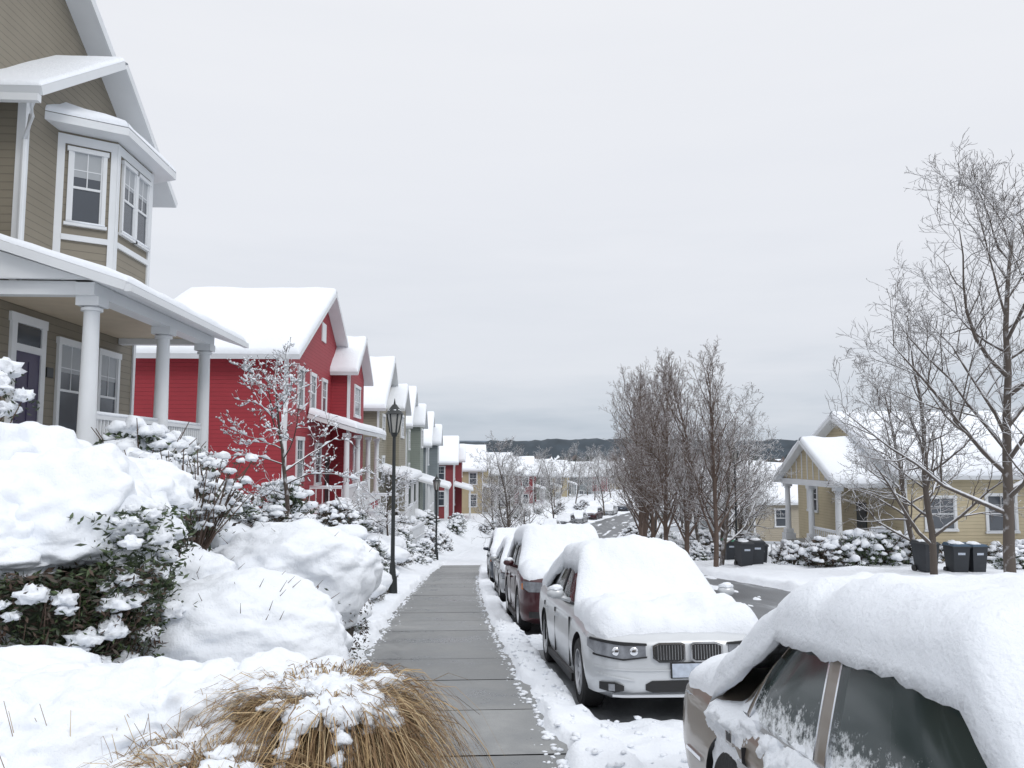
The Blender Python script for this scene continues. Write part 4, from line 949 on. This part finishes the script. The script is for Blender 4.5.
# ---------------------------------------------------------------- bins
def binn(x,y,rzz=0,lid=BIN,name='wheeled_bin'):
    z=H(x-cx(y),y)-.06; b=B(name,(x,y,z),(0,0,rzz))
    v=[(-.24,-.28,.05),(.24,-.28,.05),(.24,.26,.05),(-.24,.26,.05),(-.3,-.38,1.0),(.3,-.38,1.0),(.3,.34,1.0),(-.3,.34,1.0)]
    b.poly('tub',BIN,v,[[0,3,2,1],[0,1,5,4],[1,2,6,5],[2,3,7,6],[3,0,4,7],[4,5,6,7]])
    b.box('rim',BIN,-.33,.33,-.41,.37,.97,1.02)
    b.poly('lid',lid,[(-.32,-.42,1.025),(.32,-.42,1.025),(.32,.36,1.025),(-.32,.36,1.025),(-.27,-.34,1.09),(.27,-.34,1.09),(.27,.32,1.12),(-.27,.32,1.12)],[[0,3,2,1],[0,1,5,4],[1,2,6,5],[2,3,7,6],[3,0,4,7],[4,5,6,7]])
    b.acc('handle').tube([Vector((-.25,.42,1.0)),Vector((.25,.42,1.0))],[.02,.02],BIN,8)
    b.poly('label',PLATE,[(-.13,-.357,.72),(.13,-.357,.72),(.13,-.366,.80),(-.13,-.366,.80)],[[0,1,2,3]])
    for s in(-1,1): b.acc('wheel').tube([Vector((s*.24,.25,.12)),Vector((s*.3,.25,.12))],[.12,.12],BLACK,16)
    b.acc('snow_top').blob((0,0,1.07),(.27,.3,.10),SNOW,3,.2,1.6,x,.15)
    b.done()
binn(16.5,28.5,.2); binn(17.6,28.4,-.05,BINB); binn(18.3,28.5,.1,BINB); binn(11.9,34.5,.1); binn(12.5,34.7,-.1); binn(13.1,36,0)
binn(13.4,41,0,RECG,'wheeled_bin')
# ---------------------------------------------------------------- far hills and woods
def hill(name,Y,x0,x1,hfun,m,n=160,back=300):
    v=[];f=[]
    for i in range(n+1):
        x=x0+(x1-x0)*i/n; h=hfun(x)
        for (dy,k) in((-60,0),(-20,.6),(0,.9),(60,1),(back,.2)): v.append((x,Y+dy,-9+(h+9)*k+(N3(x*.05,dy,1)*2 if 0<k<=1 else 0)))
    for i in range(n):
        for j in range(4): f.append([i*5+j,(i+1)*5+j,(i+1)*5+j+1,i*5+j+1])
    return mkobj(name,v,f,[m],smooth=True)
HM=mat('forest_hill',(.045,.06,.075),.95,var=.6,vscale=.05); HM2=mat('forest_hill_far',(.15,.19,.24),.95,var=.15,vscale=.01)  # distance haze is painted into the hill colours as bluish grey
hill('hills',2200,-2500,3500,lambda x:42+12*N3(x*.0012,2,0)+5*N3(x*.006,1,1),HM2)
hill('hills',1000,-900,1600,lambda x:19+7*N3(x*.003,5,0)+2.5*N3(x*.03,1,1)+2.5*N3(x*.12,1,1)+5*sm((x-100)/500),HM,n=600)
A=Acc(); random.seed(9); DT=mat('distant_foliage',(.05,.06,.06),.9,var=.4,vscale=.3); DB=mat('distant_branches',(.12,.10,.095),.9,var=.3,vscale=.3)
for k in range(1500):
    Y=random.uniform(235,720); X=random.uniform(-.25,.55)*Y+20; s=random.uniform(1.3,3.2)*(Y/400)**.3; m=random.choice([DT,DT,DB,DB,SNOWF])
    hh=s*random.uniform(1.2,2.6)
    A.blob((X,Y,-8.6+hh*.3),(s,s,hh),m,1 if Y>400 else 2,.5,2,k,.3,.3)
A.obj('distant_trees',False)
for k in range(40):
    Y=random.uniform(245,520); X=random.uniform(-.05,.5)*Y+15; w=random.uniform(9,14); d=10; zz=-8.6
    hb=B('house'); m=random.choice([REDF,TAN,BEIGE,YELF,BLUEG,GGREEN]); e=zz+random.uniform(3.2,5); r=e+3
    ax='x' if k%2 else 'y'
    walls(hb,m,ax,X,X+w,Y,Y+d,zz,e,r)
    gable(hb,ax,X,X+w,Y,Y+d,e,r,.5,.5,th=.3,step=4)
    for q in(1.5,w-3): hb.fbox('window_glass',GLASS,FY(0,Y),X+q,X+q+1.3,e-2,e-.6,0,.03)
    hb.done()
# ---------------------------------------------------------------- world, sun, camera
w=bpy.data.worlds.new('World'); S.world=w; w.use_nodes=True; nt=w.node_tree; nt.nodes.clear()
out=nd(nt,'ShaderNodeOutputWorld'); bg1=nd(nt,'ShaderNodeBackground'); bg2=nd(nt,'ShaderNodeBackground'); mxs=nd(nt,'ShaderNodeMixShader')
sky=nd(nt,'ShaderNodeTexSky'); sky.sky_type='NISHITA'; sky.sun_disc=False; sky.sun_elevation=rad(40); sky.sun_rotation=rad(145)
nt.links.new(sky.outputs[0],bg1.inputs[0]); bg1.inputs[1].default_value=.1
tc=nd(nt,'ShaderNodeTexCoord'); sp=nd(nt,'ShaderNodeSeparateXYZ'); nt.links.new(tc.outputs['Generated'],sp.inputs[0])
mp=nd(nt,'ShaderNodeMapping'); mp.inputs['Scale'].default_value=(1.2,1.2,8); nt.links.new(tc.outputs['Generated'],mp.inputs['Vector'])
no=nd(nt,'ShaderNodeTexNoise',Scale=2.0,Detail=7.0,Roughness=.55); nt.links.new(mp.outputs[0],no.inputs['Vector'])
ma=nd(nt,'ShaderNodeMath',operation='MULTIPLY_ADD'); nt.links.new(no.outputs['Fac'],ma.inputs[0]); ma.inputs[1].default_value=.28; nt.links.new(sp.outputs[2],ma.inputs[2])
cr=nd(nt,'ShaderNodeValToRGB'); e=cr.color_ramp.elements
e[0].position=.11; e[0].color=(.44,.51,.59,1); e[1].position=1; e[1].color=(1.33,1.36,1.42,1)
for p,c in((.155,(.56,.62,.70,1)),(.20,(.67,.715,.785,1)),(.27,(.765,.795,.855,1)),(.40,(.83,.852,.905,1)),(.70,(.885,.90,.94,1))):
    x=e.new(p); x.color=c
nt.links.new(ma.outputs[0],cr.inputs[0]); nt.links.new(cr.outputs[0],bg2.inputs[0]); bg2.inputs[1].default_value=1.0
mxs.inputs[0].default_value=.96; nt.links.new(bg1.outputs[0],mxs.inputs[1]); nt.links.new(bg2.outputs[0],mxs.inputs[2]); nt.links.new(mxs.outputs[0],out.inputs[0])
sun=bpy.data.lights.new('sun','SUN'); sun.energy=.85; sun.angle=rad(20); sun.color=(1,.985,.96); so=link(bpy.data.objects.new('sun',sun)); so.rotation_euler=(rad(50),0,rad(35))
cam=bpy.data.cameras.new('camera'); cam.lens=28.1; cam.sensor_width=36; cam.clip_end=8000; cam.clip_start=.05
co=link(bpy.data.objects.new('camera',cam)); co.location=(0,0,1.6); co.rotation_euler=(rad(95.07),0,rad(-3.08)); S.camera=co
S.view_settings.view_transform='Standard'; S.view_settings.look='None'; S.view_settings.exposure=0
